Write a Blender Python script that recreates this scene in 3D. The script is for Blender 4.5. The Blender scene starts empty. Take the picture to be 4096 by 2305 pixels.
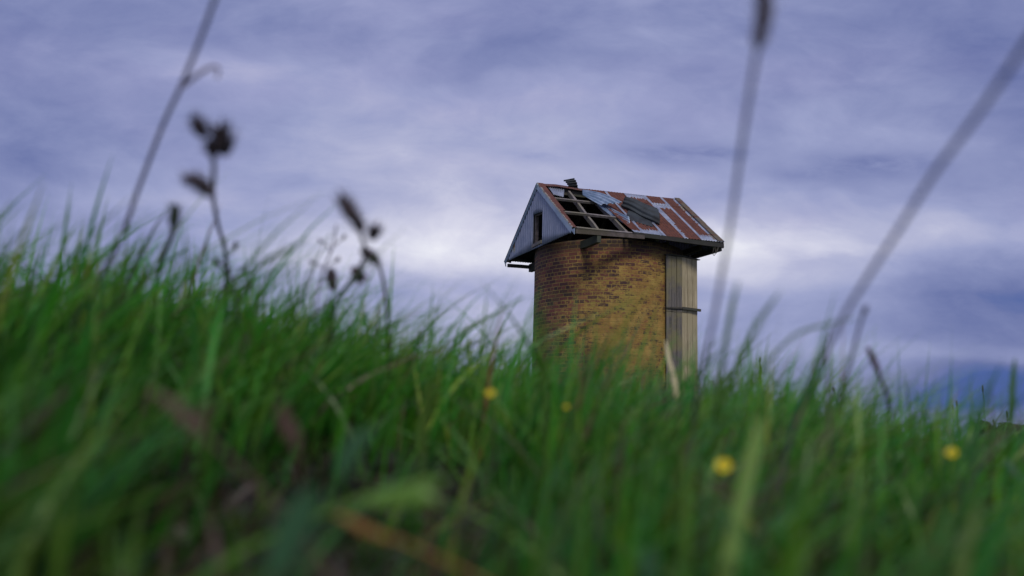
import bpy, math, random
import numpy as np
from mathutils import Vector, noise
random.seed(7)
rng = np.random.default_rng(11)
S = bpy.context.scene
C = S.collection
EYE = 0.13

# ------------------------------------------------------------------ camera
FPX = 3527.3; PITCH = math.radians(8.33); ROLL = math.radians(1.372)
F = Vector((0, math.cos(PITCH), math.sin(PITCH)))
U_ = Vector((0, -math.sin(PITCH), math.cos(PITCH)))
R_ = Vector((1, 0, 0))
cX = R_*math.cos(ROLL)+U_*math.sin(ROLL)
cY = -R_*math.sin(ROLL)+U_*math.cos(ROLL)
cam = bpy.data.cameras.new('camera'); camo = bpy.data.objects.new('camera', cam); C.objects.link(camo)
from mathutils import Matrix
M = Matrix.Identity(4)
for i in range(3):
    M[i][0] = cX[i]; M[i][1] = cY[i]; M[i][2] = -F[i]
M[2][3] = EYE
camo.matrix_world = M
cam.sensor_width = 36; cam.lens = FPX/4096*36
cam.clip_start = 0.02; cam.clip_end = 6000
cam.dof.use_dof = True; cam.dof.focus_distance = 20.0; cam.dof.aperture_fstop = 2.6; cam.dof.aperture_blades = 9
S.camera = camo
EYEV = Vector((0, 0, EYE))

def ray(x, y):
    return F + cX*((x-2048)/FPX) - cY*((y-1152.5)/FPX)
def at(x, y, dist):                       # point seen at (x,y) at that forward distance
    return EYEV + ray(x, y)*dist
def hit(x, y, p0, n):                     # where the sight line meets a plane of the building
    d = ray(x, y)
    return EYEV + d*((p0-EYEV).dot(n)/d.dot(n))

# ------------------------------------------------------------------ helpers
def tag(o, label=None, cat=None, group=None, kind=None):
    if label: o['label'] = label
    if cat: o['category'] = cat
    if group: o['group'] = group
    if kind: o['kind'] = kind
    return o
def empty(name, loc, **k):
    o = bpy.data.objects.new(name, None); C.objects.link(o); o.location = loc
    o.empty_display_size = 0.05
    return tag(o, **k)
def mesh(name, verts, faces, mats, parent=None, smooth=False, mi=None, attrs=None, uv=None):
    me = bpy.data.meshes.new(name)
    off = Vector(parent_origin(parent)) if parent else Vector((0, 0, 0))
    me.from_pydata([tuple(Vector(v)-off) for v in verts], [], faces)
    for m in (mats if isinstance(mats, (list, tuple)) else [mats]): me.materials.append(m)
    if mi is not None: me.polygons.foreach_set('material_index', mi)
    if smooth: me.polygons.foreach_set('use_smooth', [True]*len(me.polygons))
    if attrs:
        for k, vals in attrs.items():
            a = me.attributes.new(k, 'FLOAT', 'POINT'); a.data.foreach_set('value', vals)
    if uv is not None:
        l = me.uv_layers.new(name='UVMap')
        vi = np.zeros(len(me.loops), dtype=np.int64); me.loops.foreach_get('vertex_index', vi)
        l.data.foreach_set('uv', np.asarray(uv, dtype=float)[vi].ravel())
    me.update()
    o = bpy.data.objects.new(name, me); C.objects.link(o)
    if parent: o.parent = parent
    return o
def parent_origin(p):
    v = Vector((0, 0, 0))
    while p is not None:
        v = v+p.location; p = p.parent
    return v

class MB:
    def __init__(s): s.v = []; s.f = []; s.m = []
    def quad_box(s, c, ax, ay, az, m=0):  # centre and three half-axis vectors
        b = len(s.v)
        for i in (-1, 1):
            for j in (-1, 1):
                for k in (-1, 1): s.v.append(c+ax*i+ay*j+az*k)
        for q in ((0,1,3,2),(4,6,7,5),(0,4,5,1),(2,3,7,6),(0,2,6,4),(1,5,7,3)):
            s.f.append([b+t for t in q]); s.m.append(m)
    def beam(s, p, q, w, h, up=Vector((0,0,1)), m=0):
        d = (q-p); L = d.length; d.normalize()
        side = d.cross(up).normalized(); u2 = side.cross(d).normalized()
        # weathered timber is never dead straight: split in pieces with slight wander
        n = max(2, int(L/0.35)); b = len(s.v)
        for i in range(n+1):
            t = i/n; c = p.lerp(q, t)+u2*random.uniform(-1, 1)*h*0.05+side*random.uniform(-1, 1)*w*0.06
            for sx, sy in ((-1,-1),(1,-1),(1,1),(-1,1)):
                s.v.append(c+side*sx*w/2+u2*sy*h/2)
        for i in range(n):
            for k in range(4):
                a = b+i*4+k; a2 = b+i*4+(k+1)%4
                s.f.append([a, a2, a2+4, a+4]); s.m.append(m)
        s.f.append([b+3, b+2, b+1, b]); s.m.append(m)
        e = b+n*4; s.f.append([e, e+1, e+2, e+3]); s.m.append(m)
        return s
    def tube(s, pts, rad, n=8, m=0):
        b = len(s.v); N = len(pts)
        for i, p in enumerate(pts):
            t = (pts[min(i+1, N-1)]-pts[max(i-1, 0)]).normalized()
            a = t.cross(Vector((0.3, 1, 0.1))).normalized(); c = t.cross(a)
            r = rad[i] if isinstance(rad, (list, tuple)) else rad
            for k in range(n):
                th = 2*math.pi*k/n; s.v.append(p+(a*math.cos(th)+c*math.sin(th))*r)
        for i in range(N-1):
            for k in range(n):
                s.f.append([b+i*n+k, b+i*n+(k+1)%n, b+(i+1)*n+(k+1)%n, b+(i+1)*n+k]); s.m.append(m)
        s.f.append([b+k for k in reversed(range(n))]); s.m.append(m)
        s.f.append([b+(N-1)*n+k for k in range(n)]); s.m.append(m)
        return s
    def build(s, name, mats, parent=None, smooth=False, **k):
        return mesh(name, s.v, s.f, mats, parent, smooth, mi=s.m, **k)

# ------------------------------------------------------------------ materials
def newmat(name):
    m = bpy.data.materials.new(name); m.use_nodes = True
    nt = m.node_tree; nt.nodes.clear()
    out = nt.nodes.new('ShaderNodeOutputMaterial'); b = nt.nodes.new('ShaderNodeBsdfPrincipled')
    nt.links.new(b.outputs[0], out.inputs[0])
    return m, nt, b, out
class N:
    """tiny node-graph writer"""
    def __init__(s, nt): s.nt = nt
    def n(s, t, **k):
        x = s.nt.nodes.new(t)
        for a, v in k.items(): setattr(x, a, v)
        return x
    def put(s, sock, v):
        if hasattr(v, 'is_output'): s.nt.links.new(v, sock)
        elif isinstance(v, (tuple, list)) and len(v) == 3 and sock.type == 'RGBA': sock.default_value = (*v, 1)
        else: sock.default_value = v
    def math(s, op, a, b=0.0, c=None, clamp=False):
        x = s.n('ShaderNodeMath', operation=op, use_clamp=clamp); s.put(x.inputs[0], a); s.put(x.inputs[1], b)
        if c is not None: s.put(x.inputs[2], c)
        return x.outputs[0]
    def mix(s, f, a, b, blend='MIX'):
        x = s.n('ShaderNodeMix', data_type='RGBA', blend_type=blend); s.put(x.inputs[0], f); s.put(x.inputs[6], a); s.put(x.inputs[7], b)
        return x.outputs[2]
    def noise(s, vec, scale, detail=4, rough=0.55, dist=0.0, col=False):
        x = s.n('ShaderNodeTexNoise'); s.put(x.inputs['Vector'], vec); x.inputs['Scale'].default_value = scale
        x.inputs['Detail'].default_value = detail; x.inputs['Roughness'].default_value = rough; x.inputs['Distortion'].default_value = dist
        return x.outputs['Color' if col else 'Fac']
    def mapv(s, vec, scale=(1,1,1), loc=(0,0,0), rot=(0,0,0)):
        x = s.n('ShaderNodeMapping'); s.put(x.inputs['Vector'], vec); x.inputs['Scale'].default_value = scale; x.inputs['Location'].default_value = loc; x.inputs['Rotation'].default_value = rot
        return x.outputs[0]
    def ramp(s, f, stops, interp='LINEAR'):
        x = s.n('ShaderNodeValToRGB'); s.put(x.inputs[0], f); cr = x.color_ramp; cr.interpolation = interp
        while len(cr.elements) < len(stops): cr.elements.new(0.5)
        for e, (p, c) in zip(cr.elements, stops):
            e.position = p; e.color = (*c, 1) if isinstance(c, tuple) else (c, c, c, 1)
        return x.outputs[0]
    def step(s, v, lo, hi):
        x = s.n('ShaderNodeMapRange', interpolation_type='SMOOTHSTEP'); s.put(x.inputs[0], v)
        x.inputs[1].default_value = lo; x.inputs[2].default_value = hi
        return x.outputs[0]
    def attr(s, name, out='Fac'):
        x = s.n('ShaderNodeAttribute', attribute_name=name); return x.outputs[out]
    def obj(s): return s.n('ShaderNodeTexCoord').outputs['Object']
    def uv(s): return s.n('ShaderNodeTexCoord').outputs['UV']
    def bump(s, b, h, strength=0.5, dist=0.01):
        x = s.n('ShaderNodeBump'); x.inputs['Strength'].default_value = strength; x.inputs['Distance'].default_value = dist
        s.put(x.inputs['Height'], h); s.nt.links.new(x.outputs[0], b.inputs['Normal'])

def mat_tin(name, zinc, zinc2, rust=True, rough=0.45, met=0.55, rib_shade=0.0):
    m, nt, b, o = newmat(name); g = N(nt)
    p = g.obj()
    big = g.noise(p, 3.2, 6, 0.65); fine = g.noise(p, 38, 5, 0.7)
    base = g.mix(g.step(big, 0.38, 0.64), zinc, zinc2)
    base = g.mix(g.math('MULTIPLY', fine, 0.35), base, tuple(min(0.17, x*0.45) for x in zinc2))
    if rib_shade:   # rib shading painted in: cladding valleys tinted darker
        base = g.mix(g.math('MULTIPLY', g.attr('rib_shade'), rib_shade), base, (0.05, 0.055, 0.075))
    if rust:
        r = g.attr('rust')
        rr = g.math('ADD', r, g.math('MULTIPLY', g.math('SUBTRACT', fine, 0.5), 0.7))
        k = g.step(rr, 0.44, 0.56)
        edge = g.math('MULTIPLY', g.step(rr, 0.30, 0.44), g.math('SUBTRACT', 1.0, k))
        rc = g.mix(g.step(g.noise(p, 9, 5, 0.7), 0.35, 0.7), (0.082, 0.027, 0.018), (0.150, 0.049, 0.028))
        rc = g.mix(g.step(g.noise(p, 60, 3, 0.7), 0.55, 0.75), rc, (0.045, 0.018, 0.015))
        col = g.mix(g.math('MULTIPLY', edge, 0.75), base, tuple(min(h_, x_*1.6) for h_, x_ in zip((0.62, 0.45, 0.25), zinc)))
        col = g.mix(k, col, rc)
        nt.links.new(g.math('MULTIPLY', g.math('SUBTRACT', 1.0, k), met), b.inputs['Metallic'])
        nt.links.new(g.math('ADD', g.math('MULTIPLY', k, 0.4), rough), b.inputs['Roughness'])
    else:
        col = base; b.inputs['Metallic'].default_value = met; b.inputs['Roughness'].default_value = rough
    nt.links.new(col, b.inputs['Base Color'])
    g.bump(b, g.math('ADD', big, g.math('MULTIPLY', fine, 0.25)), 0.35, 0.006)
    return m
def mat_wood(name, c1, c2, c3, scale=(14, 14, 0.8), axis_uv=False):
    m, nt, b, o = newmat(name); g = N(nt)
    p = g.uv() if axis_uv else g.obj()
    grain = g.noise(g.mapv(p, scale), 3.0, 6, 0.7, 0.4)
    blot = g.noise(p, 2.1, 4, 0.6)
    col = g.mix(g.step(grain, 0.3, 0.7), c1, c2)
    col = g.mix(g.step(blot, 0.42, 0.62), col, c3)
    nt.links.new(col, b.inputs['Base Color']); b.inputs['Roughness'].default_value = 0.85
    g.bump(b, grain, 0.5, 0.006)
    return m
M_zinc = mat_tin('galvanised_iron', (0.30, 0.34, 0.43), (0.50, 0.54, 0.63))
M_gable = mat_tin('grey_cladding_iron', (0.29, 0.34, 0.47), (0.38, 0.42, 0.55), met=0.1, rib_shade=0.55, rough=0.55)
M_barge = mat_tin('pale_flashing_iron', (0.30, 0.40, 0.50), (0.42, 0.53, 0.62), met=0.2, rough=0.5)
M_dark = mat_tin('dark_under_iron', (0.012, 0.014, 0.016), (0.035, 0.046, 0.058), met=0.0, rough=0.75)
M_blue = mat_tin('bent_blue_grey_iron', (0.20, 0.30, 0.42), (0.42, 0.52, 0.66), met=0.45, rough=0.42)
M_timber = mat_wood('weathered_timber', (0.11, 0.098, 0.088), (0.25, 0.22, 0.215), (0.17, 0.155, 0.11), (2.5, 2.5, 2.5))
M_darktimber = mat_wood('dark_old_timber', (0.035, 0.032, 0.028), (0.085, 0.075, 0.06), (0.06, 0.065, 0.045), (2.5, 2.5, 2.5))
M_black = mat_wood('near_black_timber', (0.020, 0.019, 0.018), (0.045, 0.042, 0.04), (0.03, 0.032, 0.026), (2.5, 2.5, 2.5))  # darkest timber tone, for the right-hand fascia
M_eave = mat_wood('brown_grey_timber', (0.055, 0.045, 0.04), (0.14, 0.115, 0.11), (0.07, 0.06, 0.04), (2.5, 2.5, 2.5))
M_green = mat_wood('mossy_timber', (0.035, 0.045, 0.03), (0.07, 0.075, 0.055), (0.05, 0.06, 0.04), (2.5, 2.5, 2.5))

def mat_brick():
    m, nt, b, o = newmat('old_red_brick'); g = N(nt)
    uv = g.uv()
    wob = g.noise(uv, 9, 2, 0.5, col=True)
    v1 = g.n('ShaderNodeVectorMath', operation='MULTIPLY_ADD'); nt.links.new(wob, v1.inputs[0]); v1.inputs[1].default_value = (0.022, 0.012, 0); nt.links.new(uv, v1.inputs[2])
    br = g.n('ShaderNodeTexBrick'); nt.links.new(v1.outputs[0], br.inputs['Vector'])
    br.offset = 0.5; br.squash = 0.5; br.squash_frequency = 4
    br.inputs['Scale'].default_value = 1.0; br.inputs['Brick Width'].default_value = 0.236; br.inputs['Row Height'].default_value = 0.083
    br.inputs['Mortar Size'].default_value = 0.0085; br.inputs['Mortar Smooth'].default_value = 0.25; br.inputs['Bias'].default_value = -0.1
    br.inputs['Color1'].default_value = (0, 0, 0, 1); br.inputs['Color2'].default_value = (1, 1, 1, 1); br.inputs['Mortar'].default_value = (0.5, 0.5, 0.5, 1)
    sep = g.n('ShaderNodeSeparateColor'); nt.links.new(br.outputs['Color'], sep.inputs[0])
    brick = g.ramp(sep.outputs[0], [(0.0, (0.060, 0.028, 0.028)), (0.35, (0.125, 0.044, 0.036)), (0.7, (0.190, 0.064, 0.044)), (1.0, (0.26, 0.10, 0.058))])
    fine = g.noise(uv, 26, 6, 0.72); med = g.noise(uv, 3.0, 6, 0.68); big = g.noise(uv, 0.9, 4, 0.6)
    brick = g.mix(g.step(fine, 0.52, 0.78), brick, (0.045, 0.025, 0.022))
    mort = g.mix(g.step(med, 0.35, 0.65), (0.14, 0.10, 0.05), (0.33, 0.24, 0.09))
    bm = br.outputs['Fac']
    col = g.mix(bm, brick, mort)
    # lichen / sulphur wash, with its own patchy shape
    l = g.attr('lichen')
    lv = g.math('ADD', l, g.math('MULTIPLY', g.math('SUBTRACT', med, 0.5), 1.1))
    fl = g.noise(g.mapv(uv, (1, 1.7, 1)), 13, 5, 0.75)
    lv = g.math('ADD', lv, g.math('MULTIPLY', g.math('SUBTRACT', fl, 0.5), 2.6))
    lv = g.math('ADD', lv, g.math('MULTIPLY', bm, 0.38))
    lv = g.math('ADD', lv, g.math('MULTIPLY', g.math('SUBTRACT', sep.outputs[0], 0.5), 0.30))
    lc = g.mix(g.step(med, 0.4, 0.7), (0.285, 0.175, 0.036), (0.44, 0.295, 0.072))
    lc = g.mix(g.step(big, 0.5, 0.72), lc, (0.30, 0.25, 0.05))
    col = g.mix(g.math('MULTIPLY', g.step(lv, 0.40, 0.74), 0.82), col, lc)
    gr = g.attr('moss')
    gv = g.math('ADD', gr, g.math('MULTIPLY', g.math('SUBTRACT', med, 0.5), 1.4))
    col = g.mix(g.math('MULTIPLY', g.step(gv, 0.5, 0.9), 0.65), col, (0.085, 0.11, 0.022))
    eave_shade = g.step(g.math('ADD', g.attr('eave_shade'), g.math('MULTIPLY', g.math('SUBTRACT', med, 0.5), 0.9)), 0.4, 0.9)  # eave shadow put into the brick colour, darkest at the wall top
    col = g.mix(g.math('MULTIPLY', eave_shade, 0.6), col, (0.03, 0.028, 0.022))
    nt.links.new(col, b.inputs['Base Color']); b.inputs['Roughness'].default_value = 0.9
    h = g.math('ADD', g.math('MULTIPLY', bm, -1.0), g.math('MULTIPLY', fine, 0.5))
    g.bump(b, h, 0.7, 0.012)
    return m
M_brick = mat_brick()

# ------------------------------------------------------------------ terrain
def sst(t): t = np.clip(t, 0, 1); return t*t*(3-2*t)
def ground_z(x, y):
    x = np.asarray(x, float); y = np.asarray(y, float)
    r = np.hypot(x, y)
    bank = 0.19*sst((0.55-x)/1.5)*sst((r-0.5)/0.95)
    far = -0.30*sst((r-2.5)/16)-3.2*sst((r-20)/140)-0.02*np.maximum(r-150, 0)
    bump = 0.014*np.sin(x*5.1+1)*np.sin(y*4.3)+0.01*np.sin(x*11+y*7)
    big = 0.10*np.sin(x*0.45+2)*np.sin(y*0.37)*sst((r-3)/5)
    return -0.005+bank+far+bump*1.0+big-0.02*sst((x-0.2)/1.5)

# ------------------------------------------------------------------ silo frame
YAW = math.radians(19.677); CX, CY = 2.2987, 20.8738
ZE, ZR, W2, L2, RAD = 3.9705+EYE, 5.4789+EYE, 2.1384, 1.8673, 1.7673
A_ = Vector((math.cos(YAW), math.sin(YAW), 0)); B_ = Vector((-math.sin(YAW), math.cos(YAW), 0)); Zv = Vector((0, 0, 1))
CEN = Vector((CX, CY, 0))
def P(a, b, z): return CEN+A_*a+B_*b+Zv*z
gz = float(ground_z(CX, CY))
silo = empty('brick_silo', (CX, CY, gz), label='round red brick silo with yellow lichen under a broken corrugated iron gable roof', cat='silo')

def zc(u, v): return (1980+u/2.6833, 680+v/2.6833)      # from my measuring enlargement
slope_n = (P(0, -W2, ZE)-P(0, 0, ZR)).cross(A_).normalized()
if slope_n.z < 0: slope_n = -slope_n
slope_p = P(0, 0, ZR)
def SL(u, v, up=0.0):                                  # measured point of the front roof plane
    return hit(*zc(u, v), slope_p+slope_n*up, slope_n)
A0 = SL(462, 147); D0 = SL(1972, 322); B0 = SL(858, 614); E0 = SL(2440, 778)
def RS(a, s, up=0.0):                                  # a along ridge, s down the slope
    p = (A0.lerp(D0, a)).lerp(B0.lerp(E0, a), s)
    return p+slope_n*up
GP = P(-L2, 0, 0)
def GB(u, v, off=0.0): return hit(*zc(u, v), GP-A_*off, A_)     # measured point in the near gable plane
def bco(p): return (p-CEN).dot(B_)
def aco(p): return (p-CEN).dot(A_)

# --- brick drum
def build_drum():
    nu, nv = 160, 90; z0, z1 = gz-0.3, ZE-0.02
    V = []; Fc = []; UV = []; li = []; mo = []; so = []
    thc = math.atan2(-CY, -CX)-YAW            # direction from drum to camera, local frame
    blobs = [(0.30, 2.05, 0.46, 0.62, 0.98), (0.05, 1.75, 0.55, 0.5, 0.7), (0.45, 2.7, 0.35, 0.7, 0.62), (-0.25, 2.9, 0.3, 0.5, 0.42),
             (0.10, 1.1, 0.7, 0.4, 0.50), (0.72, 2.6, 0.25, 1.2, 0.62), (-0.45, 2.1, 0.25, 0.35, 0.4), (0.0, 3.3, 0.8, 0.3, 0.32), (0.62, 1.5, 0.3, 0.5, 0.75), (-1.05, 3.1, 0.15, 0.5, 0.3)]
    for j in range(nv+1):
        z = z0+(z1-z0)*j/nv
        for i in range(nu+1):
            th = 2*math.pi*i/nu
            rr = RAD+0.006*noise.noise(Vector((math.cos(th)*3, math.sin(th)*3, z*1.5)))+0.02*(1-sst((z-0.2)/3.5))
            V.append(P(rr*math.cos(th), rr*math.sin(th), z)); UV.append((th*RAD, z))
            d = -((th-thc+math.pi) % (2*math.pi)-math.pi)       # + = to the left in picture
            d = -d                                            # angle, + right in picture
            L = sum(a*math.exp(-((d-c)/sa)**2-((z-EYE-cz)/sz)**2) for c, cz, sa, sz, a in blobs)
            li.append(0.19+0.13*sst((d+0.75)/0.7)+0.46*min(L, 1.0))
            mo.append(0.62*math.exp(-((d-0.1)/0.9)**2)*math.exp(-((z-EYE-0.5)/0.8)**2)+0.5*math.exp(-((d+1.2)/0.22)**2)*math.exp(-((z-EYE-1.2)/1.3)**2)+0.3*math.exp(-((d-0.55)/0.3)**2)*math.exp(-((z-EYE-0.8)/0.7)**2)+0.25*math.exp(-((d-0.3)/0.4)**2-((z-EYE-0.9)/0.5)**2))
            so.append(0.95*math.exp(-((ZE-z)/0.42)**2))  # painted shade under the eave, fading downwards
    for j in range(nv):
        for i in range(nu):
            a = j*(nu+1)+i; Fc.append([a, a+1, a+nu+2, a+nu+1])
    # inner skin and the rim
    b0 = len(V)
    for z in (z0, z1):
        for i in range(nu+1):
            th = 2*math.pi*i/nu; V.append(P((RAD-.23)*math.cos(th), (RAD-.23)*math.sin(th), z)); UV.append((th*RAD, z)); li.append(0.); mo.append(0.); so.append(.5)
    for i in range(nu):
        Fc.append([b0+i+1, b0+i, b0+nu+1+i, b0+nu+2+i])
        t = nv*(nu+1)+i; Fc.append([t, t+1, b0+nu+2+i, b0+nu+1+i])
    mesh('brick_wall', V, Fc, M_brick, silo, smooth=True, attrs={'lichen': li, 'moss': mo, 'eave_shade': so}, uv=UV)
build_drum()

# --- corrugated sheets
def corr_sheet(name, fn, nu, nv, nrm, amp, waves, mat, parent=silo, rust=None, thick=0.0, across=True, edge=0.0, phase=0.0, seed=0):
    """fn(u,v)->point; corrugations repeat along u, ribs run along v"""
    V = []; Fc = []; ru = []
    for j in range(nv+1):
        v = j/nv
        for i in range(nu+1):
            u = i/nu
            vv = v
            if edge and j in (0, nv): vv = v+(edge*noise.noise(Vector((u*6+seed, v*9, seed)))*(1 if j else -1))
            p = fn(u, vv); n = nrm(u, vv) if callable(nrm) else nrm
            V.append(p+n*(amp*math.cos(2*math.pi*(u*waves+phase))))
            ru.append(rust(u, v, p) if rust else 0.0)
    for j in range(nv):
        for i in range(nu):
            a = j*(nu+1)+i; Fc.append([a, a+1, a+nu+2, a+nu+1])
    o = mesh(name, V, Fc, mat, parent, smooth=True, attrs={'rust': ru})
    sm = o.modifiers.new('thickness', 'SOLIDIFY'); sm.thickness = 0.0025; sm.offset = 0
    return o

def nz(x, y, z=0.0): return noise.noise(Vector((x, y, z)))
def gauss(x, c, s): return math.exp(-((x-c)/s)**2)
PITCHC = 0.0625
def roof_rust(a, s):
    """where the front slope is rusted, 0..1, in ridge/slope fractions"""
    j = 0.006*nz(a*60, s*9)+0.008*nz(a*9, s*3, 4); k = abs(nz(a*110, s*2, 2))
    r = 1.0
    for c, w in [(0.452, 0.008), (0.590, 0.009), (0.732, 0.012), (0.856, 0.010)]:
        if abs(a-c+j*0.6) < w: r = 0.0
    if 0.35 < a < 0.45 and s > 0.955-0.03*k: r = 0.05
    if 0.585 < a < 0.735 and s < 0.11+j+0.05*k: r = 0.05
    if 0.74 < a < 0.87 and 0.20+j < s < 0.29+j+0.08*k: r = 0.0
    if 0.735 < a < 0.752+0.014*nz(s*40, 1)+0.012*(s < 0.7) and s > 0.28: r = 0.1
    if 0.455 < a < 0.60 and s > 0.915+j-0.06*k: r = 0.05
    if a > 0.866 and s > 0.915+j-0.06*k: r = 0.05
    if a > 0.945+0.012*nz(s*30, 5): r = 0.1 if nz(s*6, 3) > -0.1 else 0.5
    return r
seam = [0.335, 0.452, 0.590, 0.728, 0.852, 1.0]
def build_front_sheets():
    for k in range(5):
        a0, a1 = seam[k], seam[k+1]
        w = (a1-a0)*3.74; nw = round(w/PITCHC)
        ov = 0.012
        for lower in (1, 0):
            s0, s1 = ((0.20, 1.012) if lower else (0.022, 0.235))
            up = 0.016 if lower else 0.023
            def fn(u, v, a0=a0, a1=a1, s0=s0, s1=s1, up=up, k=k, lower=lower):
                s = s0+(s1-s0)*v
                aa = a0-ov+(a1-a0+2*ov)*u
                if k == 0: aa = aa+(0.06*s)*(1-u)          # torn, slewed first sheet
                lift = 0.0
                if k == 0 and s > 0.85 and u < 0.6: lift = 0.02*(s-0.85)/0.15*(0.5+math.sin(u*20)*0.5)
                sag = -0.01*math.sin(s*math.pi)*math.sin(k*1.7+1)
                return RS(aa, s, up+lift+sag+0.0015*k)
            def rust(u, v, p, a0=a0, a1=a1, s0=s0, s1=s1, k=k):
                s = s0+(s1-s0)*v; aa = a0-ov+(a1-a0+2*ov)*u
                if k == 0: aa += 0.06*s*(1-u)
                return roof_rust(aa, s)
            corr_sheet('roof_sheet', fn, nw*8, 90 if lower else 22, slope_n, 0.0095, nw, M_zinc, rust=rust, edge=0.006, seed=k)
build_front_sheets()
# back slope, closed
bs_n = Vector(slope_n); bs_n = slope_n-B_*(2*slope_n.dot(B_))
def BK(a, s, up=0.0): 
    return P(-L2+2*L2*a, W2*s*1.0, ZR+(ZE-ZR)*s)+bs_n*up
C0 = GB(112, 985)
for k in range(6):
    a0, a1 = k/6-0.01, (k+1)/6+0.01
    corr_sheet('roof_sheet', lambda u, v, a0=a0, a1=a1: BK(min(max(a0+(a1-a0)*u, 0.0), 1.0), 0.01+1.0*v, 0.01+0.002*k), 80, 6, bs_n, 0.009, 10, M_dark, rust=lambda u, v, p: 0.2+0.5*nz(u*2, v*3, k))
# near gable cladding with window hole
GA = GB(455, 150); GBR = GB(824, 668); GBL = GB(140, 975)
wl, wr = bco(GB(412, 640)), bco(GB(511, 600))      # b coordinate (left is larger b)
wt_l, wt_r = GB(412, 482).z, GB(511, 447).z; wb = (GB(418, 812).z+GB(511, 768).z)/2
def build_gable(side, window):
    a = -L2 if side < 0 else L2
    bl = bco(GBL); brr = bco(GBR); zb = (GBL.z+GBR.z)/2
    n = 8*30; V = []; Fc = []; ru = []; gr = []
    def top(b):
        t = abs(b)/W2
        return ZR+(ZE-ZR)*t-0.03
    def colz(b, z): return P(a+0.017*math.cos(2*math.pi*b/0.12), b, z)
    def strip(b0, b1, f0, f1, nn):
        base = len(V); nv = 5
        for i in range(nn+1):
            b = b0+(b1-b0)*i/nn
            z0, z1 = f0(b), max(f1(b), f0(b)+0.002)
            for j in range(nv+1):
                z = z0+(z1-z0)*j/nv
                V.append(colz(b, z)); gr.append(max(0.0, math.cos(2*math.pi*b/0.12)))
                ru.append(0.30*gauss(b, bl-0.42, 0.16)*gauss(z, zb+0.35, 0.25)+0.16+0.2*nz(b*7, z*2))
        for i in range(nn):
            for j in range(nv):
                q = base+i*(nv+1)+j; Fc.append([q, q+nv+1, q+nv+2, q+1])
    bot = lambda b: GBL.z+(GBR.z-GBL.z)*(bl-b)/(bl-brr)+0.008*nz(b*20, side)
    if window:
        strip(bl, wl, bot, top, 90)
        strip(wr, brr, bot, top, 140)
        wt = lambda b: wt_l+(wt_r-wt_l)*(wl-b)/(wl-wr)+0.008*nz(b*30, 1)
        strip(wl, wr, wt, top, 36)
        strip(wl, wr, bot, lambda b: wb, 36)
    else:
        strip(bl, brr, bot, top, 240)
    o = mesh('gable_wall', V, Fc, M_gable, silo, smooth=True, attrs={'rust': ru, 'rib_shade': gr})
    sm = o.modifiers.new('thickness', 'SOLIDIFY'); sm.thickness = 0.003; sm.offset = 0
    return o
gw = build_gable(-1, True)
build_gable(1, False)
# window frame and sill
mb = MB()
mb.beam(P(-L2+0.06, wl-0.05, wb), P(-L2+0.06, wl-0.04, wt_l), 0.08, 0.07, up=A_)
mb.beam(P(-L2+0.06, wr+0.012, wb), P(-L2+0.06, wr+0.012, wt_r), 0.03, 0.07, up=A_)
mb.beam(P(-L2+0.06, wl, wt_l-0.02), P(-L2+0.06, wr, wt_r-0.02), 0.05, 0.04)
mb.build('window_frame', M_eave, gw)
mb = MB(); mb.beam(P(-L2-0.006, wl, wb-0.015), P(-L2-0.006, wr, wb-0.005), 0.07, 0.075); mb.build('window_sill', M_timber, gw)
# brick seen just inside the opening belongs to the drum's rim

# barge cappings of the near gable: pale face, rusty top flange with lichen crust
def barge(points_face, flange_w, rustface, name='barge_board', mats=(M_barge, M_zinc), s_range=(0, 1)):
    pass
def capping(name, s0, s1, face_h, up, rusttop, lowmat=M_barge):
    V = []; Fc = []; ru = []; mi = []
    n = 24
    for i in range(n+1):
        s = s0+(s1-s0)*i/n
        e = RS(0.0, s, up)
        ae = Vector(e); ae = ae-A_*(aco(e)+L2+0.028)
        w = (0.036 if s < 0.66 else 0.020)*3.74
        inner = ae+A_*(w+0.03)+slope_n*(0.006*nz(s*20, 1))
        low = ae-Zv*0.0-slope_n*face_h*0.9-Zv*face_h*0.15
        low2 = low+A_*0.012
        V += [inner, ae+A_*0.006*nz(s*25, 2), low, low2]
        cr = 0.46 if 0.5 < (nz(s*9, 7)+1)/2+0.1 else 0.25
        ru += [1.0, 0.46+0.25*nz(s*40, 3), 0.0, 0.0]
    for i in range(n):
        for k in range(3):
            a = i*4+k; Fc.append([a, a+4, a+5, a+1]); mi.append(0 if k == 0 else 1)
    o = mesh(name, V, Fc, [M_zinc, lowmat], silo, mi=mi, attrs={'rust': ru})
    sm = o.modifiers.new('thickness', 'SOLIDIFY'); sm.thickness = 0.003; sm.offset = 1
    return o
capping('barge_board', 0.0, 0.655, 0.125, 0.024, 1)
capping('barge_board', 0.635, 1.03, 0.14, 0.031, 1)
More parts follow.
